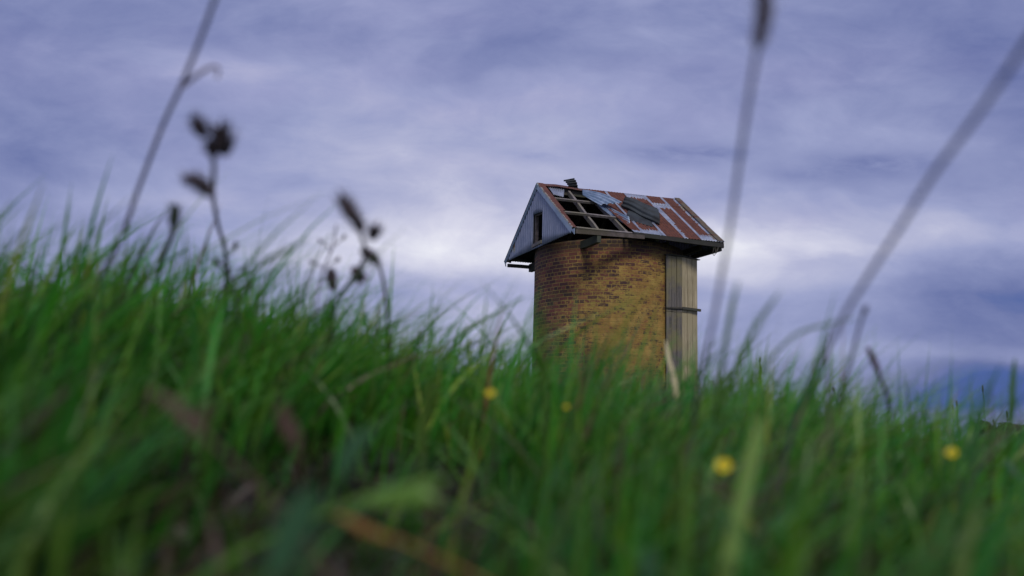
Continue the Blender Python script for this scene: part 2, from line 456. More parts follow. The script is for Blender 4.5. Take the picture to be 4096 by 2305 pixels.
# back-slope barge of near gable, following the measured edge
def backbarge():
    t = GB(452, 150, 0.03); e = GB(104, 990, 0.03)
    dirn = (e-t).normalized(); inn = Vector((dirn.x, dirn.y, dirn.z)); 
    n = A_.cross(dirn).normalized()
    if n.z < 0: n = -n
    mb = MB()
    mb.quad_box((t+e)/2-n*0.02, (e-t)/2, n*0.022, A_*0.010)
    mb.quad_box((t+e)/2-n*0.058+A_*0.010, (e-t)*0.497, n*0.017, A_*0.010)
    tip = e+Vector((0, 0, -0.10))
    b = len(mb.v)
    for off in (-0.012, 0.012):
        mb.v += [e+A_*off, e-n*0.10+A_*off-dirn*0.02, GB(117, 1038)+A_*off]
    mb.f += [[b, b+1, b+2], [b+5, b+4, b+3]]; mb.m += [0, 0]
    for q in ((0, 1), (1, 2), (2, 0)): mb.f.append([b+q[0], b+3+q[0], b+3+q[1], b+q[1]]); mb.m.append(0)
    mb.build('barge_board', M_barge, silo)
    mb = MB(); mb.quad_box((t+e)/2+n*0.008+A_*0.05, (e-t)/2, n*0.006, A_*0.07); mb.build('barge_flange', M_dark, silo)
backbarge()
# lower tip of the front barge
mb = MB(); b = 0
q0 = GB(812, 640, 0.035); q1 = GB(852, 628, 0.035); q2 = GB(850, 690, 0.035)
mb.v += [q0, q1, q2, q0+A_*0.012, q1+A_*0.012, q2+A_*0.012]; mb.f += [[0, 1, 2], [5, 4, 3], [0, 3, 4, 1], [1, 4, 5, 2], [2, 5, 3, 0]]; mb.m = [0]*5
mb.build('barge_tip', M_barge, silo)
# far barge on the right end of the roof, brown and crusted
V = []; Fc = []; ru = []
for i in range(31):
    s = i/30*1.01
    for (da, up) in ((0.962, 0.036), (1.0, 0.040), (1.006, 0.030), (1.006, -0.06)):
        V.append(RS(da, s, up+(0.008 if s < 0.63 else 0)+0.003*nz(s*30, da))); ru.append(0.42+0.4*nz(s*22, da*9)+(0.25 if da > 1.0 else 0))
for i in range(30):
    for k in range(3):
        a = i*4+k; Fc.append([a, a+1, a+5, a+4])
M_crust = mat_tin('lichen_crusted_flashing', (0.085, 0.065, 0.035), (0.10, 0.085, 0.075), met=0.0, rough=0.8)
o = mesh('barge_board', V, Fc, M_crust, silo, attrs={'rust': ru}); sm = o.modifiers.new('thickness', 'SOLIDIFY'); sm.thickness = 0.004

# ridge cap: sags at the near end where sheets are gone
rp = [(452, 140), (540, 148), (650, 153), (760, 170), (830, 182), (895, 196), (1100, 217), (1500, 262), (1975, 312)]
V = []; Fc = []; ru = []
ridge_pts = []
for i in range(61):
    t = i/60*(len(rp)-1); k = min(int(t), len(rp)-2); fr = t-k
    u = rp[k][0]+(rp[k+1][0]-rp[k][0])*fr; v = rp[k][1]+(rp[k+1][1]-rp[k][1])*fr
    p = hit(*zc(u, v), P(0, 0, 0), B_)
    ridge_pts.append(p)
    dz = 0.0
    for (b, z) in ((-0.105, -0.082), (-0.05, -0.03), (0, 0.0), (0.05, -0.03), (0.105, -0.082)):
        V.append(p+B_*b+Zv*(z-0.006)); ru.append(1.0 if b <= 0 else 0.6)
for i in range(60):
    for k in range(4):
        a = i*5+k; Fc.append([a, a+1, a+6, a+5])
M_ridge = mat_tin('dark_rusty_ridge_iron', (0.10, 0.09, 0.12), (0.2, 0.17, 0.2))
o = mesh('ridge_cap', V, Fc, M_ridge, silo, attrs={'rust': [r*0.55 for r in ru]}, smooth=True); sm = o.modifiers.new('thickness', 'SOLIDIFY'); sm.thickness = 0.004

# --- roof timbers
def purlin(s, a0=0.01, a1=0.97, w=0.055, h=0.05):
    mb = MB(); mb.beam(RS(a0, s, -0.022), RS(a1, s, -0.022), w, h, up=slope_n); mb.build('purlin', M_timber, silo)
purlin(0.335); purlin(0.655); purlin(0.995, w=0.06)
def rafter(a_top, a_bot, mat=M_timber):
    mb = MB(); mb.beam(RS(a_top, 0.03, -0.10), RS(a_bot, 0.985, -0.10), 0.055, 0.10, up=slope_n); mb.build('rafter', mat, silo)
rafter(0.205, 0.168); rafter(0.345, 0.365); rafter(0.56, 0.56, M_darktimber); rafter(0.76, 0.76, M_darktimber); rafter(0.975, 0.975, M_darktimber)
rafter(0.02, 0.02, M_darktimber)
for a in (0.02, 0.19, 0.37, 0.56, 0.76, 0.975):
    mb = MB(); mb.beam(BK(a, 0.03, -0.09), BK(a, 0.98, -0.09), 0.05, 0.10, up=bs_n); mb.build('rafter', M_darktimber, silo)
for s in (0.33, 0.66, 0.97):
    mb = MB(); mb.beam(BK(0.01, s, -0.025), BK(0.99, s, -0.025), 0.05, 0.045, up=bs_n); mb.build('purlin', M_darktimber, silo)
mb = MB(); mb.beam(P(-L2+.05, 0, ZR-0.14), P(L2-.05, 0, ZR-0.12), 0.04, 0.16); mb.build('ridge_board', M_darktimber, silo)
# eave beam / fascia along the front, measured
FP = P(0, -W2+0.05, 0)
def FR(u, v): return hit(*zc(u, v), FP, B_)
mb = MB(); mb.beam(FR(862, 662), FR(1600, 722), 0.06, 0.085); mb.build('eave_beam', M_eave, silo)
mb = MB(); mb.beam(FR(1480, 686)+B_*0.004, FR(2452, 815)+B_*0.004, 0.05, 0.095); mb.build('fascia', M_black, silo)
# back eave beam and joists that carry the overhang
BP = P(0, W2-0.08, 0)
def BR(u, v): return hit(*zc(u, v), BP, B_)
p0 = BR(150, 995); zb_ = p0.z
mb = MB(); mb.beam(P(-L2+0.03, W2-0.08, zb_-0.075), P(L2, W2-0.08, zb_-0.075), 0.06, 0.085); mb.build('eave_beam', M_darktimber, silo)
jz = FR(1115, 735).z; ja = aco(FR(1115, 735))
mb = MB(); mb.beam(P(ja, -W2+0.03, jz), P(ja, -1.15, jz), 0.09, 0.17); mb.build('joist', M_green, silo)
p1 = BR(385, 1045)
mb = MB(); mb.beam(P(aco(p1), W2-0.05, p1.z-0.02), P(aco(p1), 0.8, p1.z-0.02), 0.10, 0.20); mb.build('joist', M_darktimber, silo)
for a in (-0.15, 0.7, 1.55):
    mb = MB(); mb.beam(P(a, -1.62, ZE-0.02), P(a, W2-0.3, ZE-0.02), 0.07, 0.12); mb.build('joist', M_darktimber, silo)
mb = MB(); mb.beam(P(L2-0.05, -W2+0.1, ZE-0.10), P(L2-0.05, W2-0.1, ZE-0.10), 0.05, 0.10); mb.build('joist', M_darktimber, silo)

# --- loose and bent sheets
def patch(name, corners, nu, nv, waves, mat, amp=0.011, bulge=None, rustv=0.0, up=(0.03, 0.03, 0.03, 0.03), curve=None, label=None):
    """corners p00,p10 (across ribs) p01,p11 ; ribs run along v"""
    p00, p10, p01, p11 = [SL(*c, up=u) for c, u in zip(corners, up)]
    def fn(u, v):
        p = p00.lerp(p10, u).lerp(p01.lerp(p11, u), v)
        if curve: p = p+curve(u, v)
        return p
    def nrm(u, v):
        e = 0.01
        a = fn(u+e, v)-fn(u-e, v); b = fn(u, v+e)-fn(u, v-e)
        n = a.cross(b).normalized()
        return n if n.dot(slope_n) > 0 else -n
    o = corr_sheet(name, fn, nu, nv, nrm, amp, waves, mat, rust=lambda u, v, p: rustv+0.25*nz(u*5, v*5, len(name)), edge=0.012)
    if label: o['label'] = label
    return o
patch('roof_sheet', [(555, 165), (748, 196), (622, 262), (738, 292)], 64, 8, 7.5, M_zinc, up=(-0.02, -0.03, -0.06, -0.09), rustv=0.1, label='short pale remnant sheet hanging under the ridge')
patch('loose_sheet', [(935, 218), (940, 275), (1365, 352), (1110, 374)], 60, 30, 4, M_blue, amp=0.018, up=(0.05, 0.04, 0.22, 0.05),
      curve=lambda u, v: slope_n*(0.06*math.sin(v*math.pi)*(1-u)), label='twisted blue-grey sheet peeled back from the ridge')
patch('loose_sheet', [(1000, 260), (1105, 372), (1440, 512), (1452, 605)], 60, 30, 3.5, M_blue, amp=0.018, up=(0.03, 0.0, 0.05, -0.01),
      curve=lambda u, v: slope_n*(-0.03*math.sin(v*math.pi)), label='narrow bent sheet slumped across the hole')
# rolled-over dark sheet: an arched shell
def roll():
    L0 = SL(1352, 400, 0.03); L1 = SL(1762, 598, 0.03)         # lower edge
    T0 = SL(1392, 330, 0.10); T1 = SL(1728, 434, 0.12)         # crest
    def fn(u, v):
        lo = L0.lerp(L1, v)+slope_n*0.012*math.sin(v*9); hi = T0.lerp(T1, v)
        c = (hi-lo)
        th = u*math.pi*1.08
        h = slope_n*(0.20+0.03*math.sin(v*5))
        mid = lo+c*0.5
        return mid-c*0.5*math.cos(th)+h*math.sin(th)*0.75
    def nrm(u, v):
        e = 0.01
        return (fn(u+e, v)-fn(u-e, v)).cross(fn(u, v+e)-fn(u, v-e)).normalized()
    o = corr_sheet('loose_sheet', fn, 80, 24, nrm, 0.014, 6, M_dark, rust=lambda u, v, p: 0.1+0.35*max(0, nz(u*4, v*6)), edge=0.01)
    o['label'] = 'dark sheet rolled over on itself on top of the roof'
roll()
patch('loose_sheet', [(1440, 395), (1400, 520), (1610, 420), (1700, 610)], 30, 20, 2.5, M_dark, up=(0.05, 0.03, 0.06, 0.035), rustv=0.2)
# curled sheet that stands up over the ridge
RP = P(0, -0.02, 0)
def RG(u, v): return hit(*zc(u, v), RP, B_)
k00 = RG(733, 112); k10 = RG(790, 192); k01 = RG(850, 90); k11 = RG(890, 200)
def kfn(u, v):
    p = k00.lerp(k10, u).lerp(k01.lerp(k11, u), v)
    return p-B_*(0.05*math.sin(u*3.1))
corr_sheet('loose_sheet', kfn, 50, 10, (-B_+Zv*0.2).normalized(), 0.015, 4, M_dark, rust=lambda u, v, p: 0.15, edge=0.03)['label'] = 'small curled sheet standing up above the ridge'

# --- timber chute on the right flank
def chute():
    # plan polygon from the measured verticals, standing against the drum
    def floor_hit(x, y, dist): 
        r = ray(x, y); r = r/ r.y; return EYEV+r*dist
    c0 = floor_hit(2664, 1100, 19.42); c1 = floor_hit(2727, 1100, 19.56); c2 = floor_hit(2788.5, 1100, 19.86)
    zt = [floor_hit(*zc(1832, 916), c0.y).z, floor_hit(*zc(2000, 937), c1.y).z, floor_hit(*zc(2172, 966), c2.y).z]
    zt = [max(zt[0], zt[1]), zt[1], zt[2]]
    poly = [Vector((c.x, c.y, 0)) for c in (c0, c1, c2)]
    # vertical edges follow the slight outward lean of the photo's boards
    M_ch1 = mat_wood('chute_boards_dark', (0.065, 0.062, 0.062), (0.17, 0.155, 0.14), (0.18, 0.16, 0.09), (9, 9, 0.7))
    M_ch2 = mat_wood('chute_boards_pale', (0.26, 0.215, 0.13), (0.50, 0.43, 0.28), (0.36, 0.31, 0.19), (9, 9, 0.7))
    V = []; Fc = []; mi = []
    z0 = gz-0.2
    back0 = poly[0]+B_*0.6; back2 = poly[2]+B_*0.9-A_*0.25
    lean = (Vector((0.0, 0, 0)))
    ring = []
    def face(pa, pb, za, zb2, nb, m):
        d = (pb-pa); nn = Vector((d.y, -d.x, 0)).normalized()
        for k in range(nb):
            t0, t1 = k/nb+0.012, (k+1)/nb-0.012
            off = nn*random.uniform(0.0, 0.012)
            # two lengths of board, butted at the strap
            zt0 = za+(zb2-za)*(t0+t1)/2+random.uniform(-.006, .006)
            for (lo, hi, o2) in ((z0, 2.40+EYE+random.uniform(-.01, .01), 0.0), (2.41+EYE, zt0, 0.004)):
                a = pa+d*t0+off+nn*o2; b = pa+d*t1+off+nn*o2
                base = len(V)
                for q in (a, b, b-nn*0.025, a-nn*0.025):
                    V.append(Vector((q.x, q.y, lo))); V.append(Vector((q.x, q.y, hi)))
                for i in range(4):
                    j = (i+1) % 4
                    Fc.append([base+2*i, base+2*j, base+2*j+1, base+2*i+1]); mi.append(m)
                Fc.append([base+1, base+3, base+5, base+7]); mi.append(m)
    face(poly[0], poly[1], zt[0], zt[1], 3, 0)
    face(poly[1], poly[2], zt[1], zt[2], 3, 1)
    face(poly[2], back2, zt[2], zt[2], 4, 1)
    # backing inside so no daylight shows between boards
    base = len(V); ins = [poly[0], poly[1], poly[2], back2, back0]
    cen = sum(ins, Vector((0, 0, 0)))/5
    for i, q in enumerate(ins):
        q = q.lerp(cen, 0.10); V.append(Vector((q.x, q.y, z0))); V.append(Vector((q.x, q.y, zt[2]-0.03)))
    for i in range(5):
        j = (i+1) % 5; Fc.append([base+2*i, base+2*j, base+2*j+1, base+2*i+1]); mi.append(0)
    ch = mesh('timber_chute', V, Fc, [M_ch1, M_ch2], silo, mi=mi)
    ch['label'] = 'tall boarded timber chute fixed to the right flank'
    # cap
    mb = MB()
    t = [Vector((poly[i].x, poly[i].y, zt[i]+0.012)) for i in range(3)]
    nn = Vector((0.25, -0.9, 0)).normalized()
    base = [t[0]+nn*0.03, t[1]+nn*0.04, t[2]+nn*0.03+A_*0.07-Zv*0.02, Vector((back2.x, back2.y, zt[2]+0.03))+A_*0.05, Vector((back0.x, back0.y, zt[0]+0.03))]
    mb.v = base+[q+Zv*0.018 for q in base]
    mb.f = [[4, 3, 2, 1, 0], [5, 6, 7, 8, 9]]+[[i, (i+1) % 5, 5+(i+1) % 5, 5+i] for i in range(5)]; mb.m = [0]*7
    mb.build('chute_cap', M_darktimber, ch)
    # strap
    s0 = floor_hit(2080+1300/2.231, 900+740/2.231, c0.y); s1 = floor_hit(2080+1442/2.231, 900+744/2.231, c1.y); s2 = floor_hit(2080+1598/2.231, 900+764/2.231, c2.y)
    mb = MB(); mb.beam(s0+nn*0.03, s1+nn*0.035, 0.03, 0.035); mb.beam(s1+nn*0.04, s2+nn*0.045+(s2-s1)*0.03, 0.04, 0.055)
    mb.build('strap', M_darktimber, ch)
    # bracket between cap and roof
    mb = MB(); mb.beam(floor_hit(*zc(2092, 935), c2.y), floor_hit(*zc(2092, 905), c2.y), 0.03, 0.03, up=Vector((0, 1, 0))); mb.build('prop', M_darktimber, ch)
chute()
# wire loop and scrap hanging from the far eave corner
pl = [(2352, 832), (2345, 860), (2338, 890), (2342, 912), (2352, 920), (2362, 908), (2366, 880), (2364, 850), (2366, 832)]
mb = MB(); mb.tube([FR(*q) for q in pl], 0.007, 6); mb.build('hanging_wire', M_darktimber, silo, smooth=True)
mb = MB(); mb.beam(FR(2392, 832), FR(2376, 888), 0.02, 0.045, up=B_); mb.tube([FR(2376, 885), FR(2374, 900)], 0.006, 6); mb.build('hanging_scrap', M_darktimber, silo)
mb = MB(); mb.beam(FR(2425, 815), FR(2452, 838), 0.03, 0.03, up=B_); mb.build('gutter_stub', M_darktimber, silo)

# ------------------------------------------------------------------ ground
def mat_ground():
    m, nt, b, o = newmat('dark_pasture_soil'); g = N(nt); p = g.obj()
    col = g.mix(g.step(g.noise(p, 12, 6, 0.7), 0.35, 0.7), (0.012, 0.010, 0.008), (0.026, 0.026, 0.014))
    col = g.mix(g.step(g.noise(p, 0.3, 5, 0.6), 0.3, 0.7), col, (0.03, 0.055, 0.015))
    nt.links.new(col, b.inputs['Base Color']); b.inputs['Roughness'].default_value = 0.95
    g.bump(b, g.noise(p, 60, 6, 0.7), 0.8, 0.01)
    return m
rs = np.concatenate([[0.0], np.geomspace(0.08, 3000, 110)]); nth = 120
V = [(0, 0, float(ground_z(0, 0)))]; Fc = []
for r in rs[1:]:
    for k in range(nth):
        th = 2*math.pi*k/nth; x, y = r*math.cos(th), r*math.sin(th)
        V.append((x, y, float(ground_z(x, y))-(0.0)))
for k in range(nth): Fc.append([0, 1+k, 1+(k+1) % nth])
for j in range(len(rs)-2):
    for k in range(nth):
        a = 1+j*nth; b = a+nth; Fc.append([a+k, b+k, b+(k+1) % nth, a+(k+1) % nth])
tag(mesh('ground', V, Fc, mat_ground(), smooth=True), kind='structure')

# ------------------------------------------------------------------ grass
def mat_grass(name='grass_blades'):
    m, nt, b, o = newmat(name); g = N(nt)
    col = g.attr('col', 'Color')
    nt.links.new(col, b.inputs['Base Color']); b.inputs['Roughness'].default_value = 0.38
    tr = g.n('ShaderNodeBsdfTranslucent')
    c2 = g.mix(1.0, col, (0.9, 1.25, 0.75), 'MULTIPLY'); nt.links.new(c2, tr.inputs[0])
    mx = g.n('ShaderNodeMixShader'); mx.inputs[0].default_value = 0.45
    nt.links.new(b.outputs[0], mx.inputs[1]); nt.links.new(tr.outputs[0], mx.inputs[2]); nt.links.new(mx.outputs[0], o.inputs[0])
    return m
M_grass = mat_grass()
prof_x = np.array([-3500, 0, 300, 600, 900, 1200, 1500, 1800, 2100, 2400, 2700, 2900, 3200, 3500, 3800, 4096, 8000.])
prof_y = np.array([1165, 1155, 1130, 1130, 1170, 1250, 1345, 1400, 1455, 1485, 1490, 1485, 1565, 1675, 1785, 1830, 1830.])
HORY = lambda px: 1668.8+(px-2035)*0.02396
def blades(n, rmin, rmax, azmax, seed, wscale=1.0, wisps=0.06, hlo=0.35, hmaxabs=0.36, dead=0.07, low=False, dens_pow=1.0, azmin=None, wmin=0.0016, wmax=0.0042, tails=0.030, shrink=1.0, tufts=0, shade_tint=1.0, loose=0.004):
    g = np.random.default_rng(seed)
    r = rmin+(rmax-rmin)*g.random(n)**dens_pow
    az = g.uniform(-azmax if azmin is None else azmin, azmax, n)
    ti = None
    if tufts:
        ti = g.integers(0, tufts, n); r = r[:tufts][ti]; az = az[:tufts][ti]
    x = r*np.sin(az); y = r*np.cos(az)
    # tussocks
    tx = 0.020*g.standard_normal(n); x = x+tx; y = y+0.02*g.standard_normal(n)
    keep = (np.hypot(x, y) > rmin*0.95)
    d = (np.hypot(x-CX, y-CY) > RAD+0.05)
    keep &= d
    x = x[keep]; y = y[keep]; n = len(x); r = np.hypot(x, y)
    if ti is not None: ti = ti[keep]
    z = ground_z(x, y)
    px = 2048+3527*np.tan(np.clip(np.arctan2(x, y), -1.2, 1.2))
    py = np.interp(px, prof_x, prof_y)
    E = (HORY(px)-py)/3527.
    clump = 0.5+0.5*np.sin(x*23+3*np.sin(y*17))*np.sin(y*19+2*np.sin(x*13))
    tail = np.where(g.random(n) < wisps, g.exponential(tails, n), 0.0)
    if ti is not None: tail = (g.random(tufts)**1.5*tails*2)[ti]*(0.35+0.65*g.random(n))
    top = EYE+(E-0.016+0.034*(clump-0.5)+loose*g.exponential(1.0, n))*r+np.minimum(tail, 0.11)*np.maximum(r, 0.5)
    hmax = np.clip(top-z, 0.04, hmaxabs*(0.75+0.5*g.random(n)))
    h = hmax*(hlo+(1-hlo)*g.random(n)**0.6)
    h = h*shrink
    if low: h = np.minimum(h*0.35, 0.075)
    lean = g.normal(0.48, 0.42, n)               # windblown to the right
    phi = np.where(g.random(n) < 0.72, g.normal(0.1, 0.6, n), g.uniform(-math.pi, math.pi, n))
    if low: lean = g.uniform(0.5, 1.6, n); phi = g.uniform(-math.pi, math.pi, n)
    dirx, diry = np.cos(phi), np.sin(phi)
    w = g.uniform(wmin, wmax, n)*wscale
    face = phi+math.pi/2+g.normal(0, 0.8, n)
    fx, fy = np.cos(face), np.sin(face)
    K = 7; t = np.linspace(0, 1, K)[None, :]
    bend = np.abs(lean)[:, None]
    H = h[:, None]
    L = H*bend*(0.35*t+0.75*t**2.2)
    Zr = H*(t-0.22*np.minimum(bend, 1.6)*t**2.5)
    # a few blades fold over near the tip
    fold = (g.random(n) < 0.10)[:, None]
    Zr = np.where(fold, H*(t-0.95*np.clip(t-0.6, 0, 1)**1.3*1.6), Zr); L = np.where(fold, L+H*0.55*np.clip(t-0.5, 0, 1)*1.6, L)
    X = x[:, None]+dirx[:, None]*L; Y = y[:, None]+diry[:, None]*L; Z = z[:, None]-0.005+Zr
    wt = (0.65+0.55*np.sin(np.minimum(t*1.6, 1)*math.pi*0.5))*(1-t**2.4)+0.03
    W = w[:, None]*wt*0.5
    A = np.stack([X-fx[:, None]*W, Y-fy[:, None]*W, Z], -1); Bv = np.stack([X+fx[:, None]*W, Y+fy[:, None]*W, Z], -1)
    verts = np.stack([A, Bv], 2).reshape(n, K*2, 3)
    # colours, one per blade: leaf colours, with foreground shade multiplied into the near sets
    c = np.stack([g.uniform(0.050, 0.135, n), g.uniform(0.170, 0.310, n), g.uniform(0.012, 0.040, n)], -1)
    yl = g.random(n) < 0.17; c[yl] = np.stack([g.uniform(0.16, 0.26, yl.sum()), g.uniform(0.26, 0.36, yl.sum()), g.uniform(0.03, 0.05, yl.sum())], -1)
    patchy = 0.5+0.5*np.sin(x*3.1+1.3)*np.sin(y*2.3+0.4)
    dd = g.random(n) < dead*(0.4+1.4*patchy); c[dd] = np.stack([g.uniform(0.10, 0.22, dd.sum()), g.uniform(0.07, 0.13, dd.sum()), g.uniform(0.04, 0.07, dd.sum())], -1)
    pn = 0.5+0.5*np.sin(x*9.1+4*np.sin(y*5.3)+0.7)*np.sin(y*8.3+3*np.sin(x*6.1))   # lusher and starved spots
    if ti is not None: pn = g.random(tufts)[ti]
    c *= (0.55+0.35*patchy+0.55*pn)[:, None]*shade_tint
    c[:, 0] *= 0.7+0.5*pn; c[:, 2] *= 1.3; c[:, 1] *= 1.12; c *= 1.12
    return verts, np.repeat(c[:, None, :], K*2, axis=1)
def clear(vc, cx, cy, rx, ry, keepfrac, seed):
    v, c = vc; g = np.random.default_rng(seed)
    m = ((v[:, 0, 0]-cx)/rx)**2+((v[:, 0, 1]-cy)/ry)**2 > 1
    m |= g.random(len(v)) < keepfrac
    return v[m], c[m]
def gap(vc, spots):
    """no blade grows right in front of the few flowers that show clearly"""
    v, c = vc; keep = np.ones(len(v), bool)
    Mr = np.array([list(cX), list(cY), list(F)])
    mid = (v[:, 0::2]+v[:, 1::2])/2
    v4 = np.concatenate([mid[:, :-1]*(1-f_)+mid[:, 1:]*f_ for f_ in (0, .25, .5, .75, 1)], 1)
    q = (v4-np.array([0, 0, EYE]))@Mr.T
    px_ = 2048+FPX*q[..., 0]/np.maximum(q[..., 2], .05); py_ = 1152.5-FPX*q[..., 1]/np.maximum(q[..., 2], .05)
    for (x, y, d, rad) in spots:
        keep &= ~(((np.hypot(px_-x, py_-y) < rad) & (q[..., 2] < d) & (q[..., 2] > 0.05)).any(1))
    return v[keep], c[keep]
sets = [  # near and low sets are tinted dark, standing in for foreground shade
    clear(blades(3600, 0.45, 1.15, 0.95, 1, wisps=0.10, dens_pow=0.75, wmin=0.0032, wmax=0.0075, shade_tint=0.60), -0.12, 0.72, 0.20, 0.20, 0.25, 5),
    blades(9000, 0.95, 2.3, 0.85, 2, wisps=0.20, dens_pow=0.75, wmin=0.0028, wmax=0.0075, tails=0.045, loose=0.020),
    blades(10000, 1.2, 2.6, 0.85, 32, wisps=0.10, dens_pow=0.8, wmin=0.0020, wmax=0.0045, tails=0.04, loose=0.018),
    blades(13000, 2.2, 5.0, 0.8, 3, wisps=0.20, dens_pow=0.75, wmin=0.003, wmax=0.0065, loose=0.008),
    blades(24000, 4.5, 16.0, 0.75, 4, wscale=1.8, wisps=0.10, dens_pow=0.8, wmin=0.0025, wmax=0.005),
    blades(30000, 14.0, 60.0, 0.7, 6, wscale=5.0, wisps=0.03, hmaxabs=0.4),
    clear(blades(6000, 0.34, 1.8, 0.95, 7, dead=0.5, low=True, dens_pow=0.7, wmin=0.0030, wmax=0.0065, shade_tint=0.42), -0.02, 0.62, 0.12, 0.14, 0.3, 8),
    clear(blades(4500, 0.28, 0.95, 0.95, 17, dead=0.35, low=True, dens_pow=0.8, wmin=0.004, wmax=0.011, hlo=0.5, shade_tint=0.38), -0.04, 0.60, 0.14, 0.13, 0.3, 9),
    blades(1000, 0.40, 0.85, 0.90, 18, dead=0.10, dens_pow=0.8, wmin=0.0045, wmax=0.0085, hlo=0.2, shrink=0.6, shade_tint=0.5),
    blades(7000, 0.4, 2.5, 3.1, 9, wisps=0.0, dens_pow=0.7, azmin=0.9, shrink=0.5),
    blades(1100, 0.9, 2.6, 1.0, 10, wisps=1.0, dens_pow=0.9, hlo=0.9, wmin=0.0030, wmax=0.0060, tails=0.035),
    blades(2600, 1.0, 2.0, 0.75, 21, hlo=0.55, wmin=0.0030, wmax=0.0068, tails=0.085, tufts=170, shade_tint=0.85, loose=0.012),
    blades(900, 0.9, 1.6, 0.75, 22, hlo=0.75, wmin=0.0040, wmax=0.0080, tails=0.12, tufts=100, shade_tint=0.75, loose=0.012),
    blades(300, 0.9, 1.7, 0.8, 12, wisps=2.0, dens_pow=0.9, hlo=0.97, wmin=0.004, wmax=0.0075, tails=0.055),
]
sets = [clear(s_, -0.14, 0.78, 0.15, 0.48, 0.12 if k_ < 6 or k_ > 8 else 0.35, 40+k_) for k_, s_ in enumerate(sets)]     # a worn, nearly bare spot
sets = [clear(s_, -0.42, 0.95, 0.13, 0.22, 0.35, 60+k_) for k_, s_ in enumerate(sets)]
sets = [clear(s_, 0.26, 0.66, 0.10, 0.12, 0.4, 80+k_) for k_, s_ in enumerate(sets)]
sets.append(clear(blades(1400, 0.45, 1.25, 0.42, 91, dead=0.85, low=True, dens_pow=0.8, wmin=0.003, wmax=0.007, azmin=-0.42, shade_tint=0.35), 0.4, 0.8, 0.4, 0.8, 0.2, 92))
sets = [s_ if k_ in (6, 7) else gap(s_, [(2896, 1868, 0.66, 75), (3808, 1815, 0.78, 65), (1961, 1576, 0.85, 50), (1420, 2090, 0.42, 60), (1190, 2010, 0.34, 40), (1150, 2140, 0.34, 50), (1110, 2260, 0.34, 60), (2600, 2240, 0.42, 50), (1560, 1990, 0.42, 40), (3035, 1700, 0.60, 75), (3020, 1780, 0.60, 75), (3000, 1860, 0.60, 70), (2980, 1950, 0.60, 60), (2668, 1400, 1.62, 40), (2680, 1460, 1.62, 30), (1730, 1560, 0.68, 30)]) for k_, s_ in enumerate(sets)]
allv = np.concatenate([s[0] for s in sets]); allc = np.concatenate([s[1] for s in sets])
nB, K2 = allv.shape[:2]; nseg = K2//2-1
idx = np.arange(nB)[:, None]*K2
quads = np.concatenate([np.stack([idx+2*k, idx+2*k+1, idx+2*k+3, idx+2*k+2], -1) for k in range(nseg)], 1).reshape(-1, 4)
me = bpy.data.meshes.new('grass')
me.vertices.add(nB*K2); me.vertices.foreach_set('co', allv.reshape(-1))
me.loops.add(len(quads)*4); me.loops.foreach_set('vertex_index', quads.reshape(-1).astype(np.int32))
me.polygons.add(len(quads)); me.polygons.foreach_set('loop_start', np.arange(0, len(quads)*4, 4, dtype=np.int32)); me.polygons.foreach_set('loop_total', np.full(len(quads), 4, dtype=np.int32))
me.polygons.foreach_set('use_smooth', np.ones(len(quads), dtype=bool))
a = me.attributes.new('col', 'FLOAT_COLOR', 'POINT')
a.data.foreach_set('color', np.concatenate([allc.reshape(-1, 3), np.ones((nB*K2, 1))], 1).reshape(-1))
me.materials.append(M_grass); me.update(); me.validate()
go = bpy.data.objects.new('grass', me); C.objects.link(go)
tag(go, 'long windblown green pasture grass filling the foreground', 'grass', kind='stuff')

# ------------------------------------------------------------------ individual plants
def plainmat(name, c, c2=None, rough=0.7, trans=0.0, scale=200):
    m, nt, b, o = newmat(name); g = N(nt)
    col = g.mix(g.noise(g.obj(), scale, 3, 0.6), c, c2 or tuple(x*0.7 for x in c))
    nt.links.new(col, b.inputs['Base Color']); b.inputs['Roughness'].default_value = rough
    if trans:
        tr = g.n('ShaderNodeBsdfTranslucent'); nt.links.new(col, tr.inputs[0]); mx = g.n('ShaderNodeMixShader'); mx.inputs[0].default_value = trans
        nt.links.new(b.outputs[0], mx.inputs[1]); nt.links.new(tr.outputs[0], mx.inputs[2]); nt.links.new(mx.outputs[0], o.inputs[0])
    return m
M_stem = plainmat('dry_stem', (0.17, 0.14, 0.19), (0.12, 0.10, 0.13))
M_node = plainmat('stem_node', (0.05, 0.035, 0.035))
M_head = plainmat('dark_seed_head', (0.045, 0.036, 0.042), (0.095, 0.070, 0.080), 0.9)
M_bud = plainmat('green_black_bud', (0.02, 0.035, 0.012), (0.04, 0.06, 0.02))
M_gstem = plainmat('green_stem', (0.05, 0.09, 0.03), (0.09, 0.07, 0.04))
M_petal = plainmat('yellow_petal', (0.85, 0.66, 0.01), (0.88, 0.72, 0.03), 0.35, 0.3)
M_eye = plainmat('flower_centre', (0.45, 0.42, 0.02), (0.25, 0.3, 0.02))
M_pale = plainmat('pale_green_leaf', (0.20, 0.33, 0.055), (0.15, 0.26, 0.045), 0.4, 0.35, 60)
M_teal = plainmat('blue_green_leaf', (0.045, 0.13, 0.06), (0.07, 0.17, 0.08), 0.35, 0.3, 60)
M_straw = plainmat('straw_leaf', (0.88, 0.76, 0.44), (0.75, 0.62, 0.32), 0.5, 0.4, 60)
M_orange = plainmat('orange_dead_leaf', (0.40, 0.21, 0.045), (0.25, 0.12, 0.03), 0.6, 0.3, 60)
M_lgreen = plainmat('fresh_leaf', (0.14, 0.30, 0.05), (0.18, 0.34, 0.06), 0.4, 0.35, 60)
M_brownleaf = plainmat('reddish_brown_leaf', (0.14, 0.068, 0.058), (0.10, 0.055, 0.045), 0.6, 0.3, 60)

